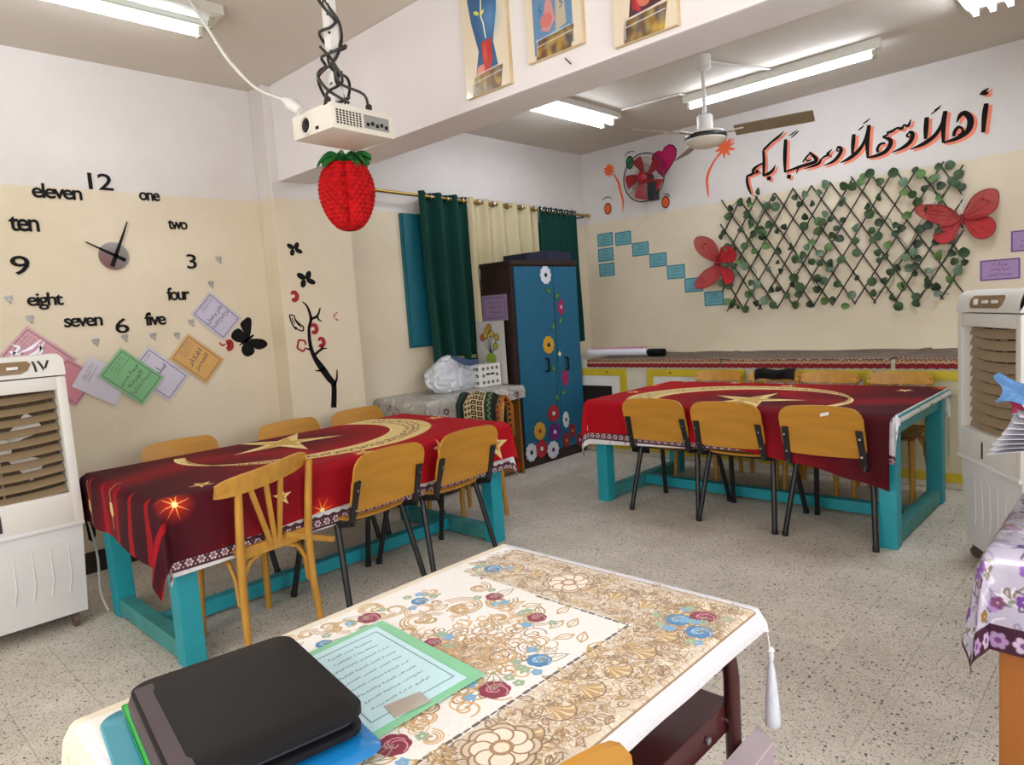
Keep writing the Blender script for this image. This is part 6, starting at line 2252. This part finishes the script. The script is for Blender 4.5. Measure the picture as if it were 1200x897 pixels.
def rrect(x0, y0, x1, y1, r, n=5):
    pts = []
    for cx, cy, a in ((x1 - r, y1 - r, 0), (x0 + r, y1 - r, 90), (x0 + r, y0 + r, 180), (x1 - r, y0 + r, 270)):
        pts += [(cx + r * cos(radians(a + 90 * k / n)), cy + r * sin(radians(a + 90 * k / n))) for k in range(n + 1)]
    return pts


def slab(x0, y0, x1, y1, r, z0, z1, FMz, bulge=0.0, bev=.003):
    mb = MB()
    fr = lambda u, v, d: tuple(FMz @ Vector((u, v, d)))
    mid = rrect(x0, y0, x1, y1, r)
    cx, cy = (x0 + x1) / 2, (y0 + y1) / 2
    rings = [(1 - 2 * bev / (x1 - x0), z0), (1, z0 + bev), (1, z1 - bev), (1 - 2 * bev / (x1 - x0), z1), (.7, z1 + bulge * .6), (.35, z1 + bulge)]
    vs, fs = [], []
    for s, z in rings:
        vs += [fr(cx + (u - cx) * s, cy + (v - cy) * s, z) for u, v in mid]
    n = len(mid)
    for i in range(len(rings) - 1):
        for k in range(n):
            l = (k + 1) % n
            fs.append((i * n + k, i * n + l, (i + 1) * n + l, (i + 1) * n + k))
    fs.append(tuple(range(n))[::-1])
    fs.append(tuple((len(rings) - 1) * n + k for k in range(n)))
    return mb.add(vs, fs)


M['leather'] = mat('black leatherette', '#0b0a0e', .5, var=.15, scale=5, bump=.06, bscale=500, spec=.3)
pf = thing('portfolio', 'black leatherette portfolio case lying on the front desk', 'folder', (o0.x + .18, o0.y + .1, .765))
F0 = FM(0)
slab(.006, .008, wU, wV, .03, .768, .782, F0).build('lower_cover', M['leather'], pf, 40)
slab(.012, .012, wU - .012, wV - .012, .02, .782, .794, F0).build('pages', mat('pages', '#2a2833', .7), pf, 40)
slab(.0, .0, wU + .003, wV, .032, .794, .812, F0, .006).build('upper_cover', M['leather'], pf, 40)
mb = MB()
mb.sheet(lambda u, v: tuple(F0 @ Vector((.034 - .040 * sin(min(1, v * 1.35) * pi / 2) if v < .74 else -.006 + .008 * (v - .74), .028 + (wV - .056) * u, .8145 - .0015 * v if v < .35 else .8140 - .046 * (v - .35) / .65))), 10, 24, 0)
mb.build('spine', mat('worn mauve spine', '#41343a', .45, var=.1), pf, 50)
bl_ = slab(.06, .05, wU + .010, wV + .045, .03, .756, .7615, F0)
tag(bl_.build('blue_folder', mat('bright blue plastic', '#1577b8', .25, var=.05, coat=.4), None, 40), 'bright blue plastic folder under the black portfolio', 'folder')
tl = slab(-.0, -.075, .25, .30, .04, .7475, .7545, Matrix.Translation((.02, -.05, 0)) @ F0)
tag(tl.build('teal_folder', mat('teal plastic', '#2b8fa6', .3, var=.05, coat=.4), None, 40), 'teal plastic folder sticking out at the lower left of the portfolio', 'folder')
gf = thing('green_folder', 'green folder holding white sheets under the portfolio spine', 'folder', (o0.x, o0.y, .762))
slab(-.01, -.035, .2, .3, .006, .7622, .7642, F0).build('green_cover', mat('green plastic', '#2fae4a', .3, var=.03), gf, 40)
slab(.02, -.022, .22, .3, .004, .7643, .7675, F0).build('sheets', paper('#c3c2cc'), gf, 40)

# printed sheet in its green sleeve
M['green_sleeve'] = clear_mat('green clear sleeve', .12, .55)
_p = [n_ for n_ in M['green_sleeve'].node_tree.nodes if n_.type == 'BSDF_PRINCIPLED'][0]
_p.inputs['Base Color'].default_value = lin('#7fc79c') + (1,)
FLAT = lambda u, v, d: (u, v, d)
sl = thing('document_sleeve', 'printed pale blue sheet in a clear green sleeve beside the portfolio', 'document', (-1.08, .7, .746))
S4 = [Vector(p) for p in [(-1.233,0.806),(-0.916,0.78),(-0.917,0.57),(-1.229,0.619)]]
mb = MB().prism([tuple(p) for p in S4[::-1]], .7472, .7482, FLAT)
mb.build('sheet', paper('#bcdbe2'), sl)
V4 = [Vector(p) for p in [(-1.251,0.833),(-0.899,0.811),(-0.9,0.555),(-1.253,0.61)]]
mb = MB().prism([tuple(p) for p in V4[::-1]], .7455, .7465, FLAT)
mb.build('sleeve_back', mat('green sleeve plastic', '#86c79e', .3, var=.05), sl)
mb = MB()
cS = sum(S4, Vector((0, 0))) / 4
fr4 = [tuple(cS + (p - cS) * .86) for p in S4]
for a, b in zip(fr4, fr4[1:] + fr4[:1]):
    stroke(mb, [a, b], [.0025, .0025], FLAT, .7483, .7487, 1)
eu4, ev4 = (S4[0] - S4[3]), (S4[2] - S4[3])
LA, LB = eu4.length, ev4.length
eu4, ev4 = eu4.normalized(), ev4.normalized()
an4 = atan2(eu4.y, eu4.x)
ROWS = ('جمهورية مصر العربية', 'محافظة القاهرة', 'ادارة التعليم الابتدائي', 'مدرسة الامل للتربية الفكرية', 'خطة العمل اليومي للفصل', 'اسم المعلمة وبيانات التلميذ', 'الاهداف العامة والانشطة', 'ملاحظات ومتابعة الاسبوع', 'توقيع ادارة المدرسة')
for k, s in enumerate(ROWS):
    p = S4[3] + eu4 * (LA * .52) + ev4 * (LB * (.15 + .085 * k))
    text_mb(arabic(s), FLAT, p.x, p.y, w=LA * (.55 if k < 2 else .70), h=.0085, ang=an4, d0=.7483, d1=.7487, mb=mb)
mb.build('printed_text', mat('teal grey ink', '#7d9aa2', .7, var=0), sl)
tp = [S4[3] + eu4 * (LA * .55) + ev4 * (LB * .80), S4[3] + eu4 * (LA * .93) + ev4 * (LB * .80), S4[3] + eu4 * (LA * .93) + ev4 * (LB * .96), S4[3] + eu4 * (LA * .55) + ev4 * (LB * .96)]
tp = [Vector(p) for p in [(-0.961,0.629),(-0.947,0.696),(-0.908,0.689),(-0.917,0.619)]]
mb = MB().prism([tuple(p) for p in tp[::-1]], .7488, .7494, FLAT)
mb.build('sticky_label', mat('glossy label', '#a9a79c', .12, var=.15, coat=.6), sl)

# ------------------------------------------------------------------ table at the right edge


def lilac_canvas():
    cv = Canvas(1.8, 1.8, 420, '#b7b2c6', -.9, -.9)
    r = random.Random(8)
    for k in range(2600):
        x, y = r.uniform(-.9, .9), r.uniform(-.9, .9)
        cv.line(spline([(x + r.uniform(-.022, .022), y + r.uniform(-.022, .022)) for _ in range(4)]), .004, r.choice(['#8d86a4', '#dcdae6', '#5d4f68', '#9a90b2', '#e6e4ee', '#7a6a58']))
    for k in range(700):
        x, y = r.uniform(-.9, .9), r.uniform(-.9, .9)
        c_ = r.choice(['#6f3f96', '#8a5ab0', '#7a4a72', '#8a6a3c', '#5c4a86', '#a986c4'])
        for q in range(5):
            cv.disc(x + .010 * cos(q * 1.256), y + .010 * sin(q * 1.256), .009, c_)
        cv.disc(x, y, .004, '#d9c48c')
        cv.disc(x + .03, y + .01, .012, '#7d8a78', .006, ang=r.uniform(0, 3))
    for a in range(4):
        cv.a = np.ascontiguousarray(np.rot90(cv.a))
        cv.rect(-.9, -.68, .9, -.60, '#3f1c30')
        for k in range(34):
            x = -.88 + .053 * k
            for q in range(6):
                cv.disc(x + .015 * cos(q * 1.05), -.64 + .015 * sin(q * 1.05), .010, '#c9b4d0' if k % 2 else '#a58ab4')
            cv.disc(x, -.64, .008, '#7d3f86')
            cv.disc(x + .026, -.68, .022, '#3f1c30', .012)
        cv.rect(-.9, -.9, .9, -.692, '#c9c7d4')
    return cv


rt = thing('side_table', 'wooden table at the right edge under a lilac floral cloth', 'table', (.05, 2.4, 0))
M['leg_wood'] = mat('orange brown wood', '#9a5a1e', .45, var=.15, scale=5, stretch=(1, 1, .3))
MB().span((-.31, 2.03, .71), (.42, 2.80, .735), .004).build('tabletop', M['leg_wood'], rt)
for x in (-.305, .34):
    for y in (2.04, 2.73):
        MB().span((x, y, 0), (x + .062, y + .055, .71), .005).build('leg', M['leg_wood'], rt)
cl = drape(-.318, .435, 2.015, 2.815, .740, (.24, .2, .27, .1), 'x', 1.8, 1.8, .05, 2.415, seed=17, flare=.03, fold=.006, n=26)
tag(cl.build('lilac_cloth', print_mat('lilac foil cloth', lilac_canvas(), .28, bump=.25, bscale=60, metal=.25), smooth=60), 'lilac and purple floral foil cloth on the right edge table', 'tablecloth')
kb = thing('box_file', 'plain grey box under the fanned sheets on the right edge table', 'box', (.03, 2.5, .745))
MB().span((-.20, 2.26, .747), (.26, 2.62, .965), .006).build('box_body', paper('#8f8f98'), kb)
for k in range(9):
    zz = .97 + .006 * k
    ang_ = -.35 + .10 * k
    PM = Matrix.Translation((.0, 2.36, zz)) @ Matrix.Rotation(ang_ * .5, 4, 'Z')
    o = MB().sheet(lambda u, v, k=k: (-.365 + .008 * k + .38 * u, -.11 + .22 * v, (.013 * k - .062) * (1 - u) ** 1.5), 10, 4, .0012, M=PM).build('paper_sheet', paper('#d3d3de'))
    tag(o, ['lowest', 'second lowest', 'third lowest', 'fourth from below', 'middle', 'fourth from the top', 'third from the top', 'second from the top', 'topmost'][k] + ' white sheet of the fanned pile on the right edge table', 'paper', 'fanned white sheets at the right edge')
for k, (c_, lab) in enumerate((('#4f78a8', 'blue plastic wrapper standing above the fanned sheets at the right edge'), ('#b03a5c', 'pink plastic wrapper above the fanned sheets at the right edge'), ('#5f9a98', 'teal plastic wrapper lowest above the fanned sheets'))):
    o = MB().sheet(lambda u, v, k=k: (-.352 + .02 * k + .24 * u + .015 * sin(6 * v + k), 2.28 + .03 * k + .10 * v, 1.03 - .055 * u * u + .035 * (1 - k) * (1 - u) + (.07 * v if k < 2 else .03 * v) * (1 - u * .4) + .012 * sin(9 * u + 3 * v)), 12, 8, .0015).build('plastic_wrapper', mat('wrapper %d' % k, c_, .3, var=.15, scale=20))
    tag(o, lab, 'wrapper')
# black cloth over one chair back behind the right table
tag(MB().sheet(lambda u, v: (-2.375 + .31 * u, 5.222 + .065 * max(0, v - .45) + .005 * sin(14 * u), .762 + .062 * min(1, v * 1.7) + .008 * sin(9 * u) - .016 * (2 * u - 1) ** 2 * (1 - v)), 16, 8, -.008).build('black_scarf', M['black'], None, 50), 'black scarf lying over the back of a chair behind the right table', 'scarf')
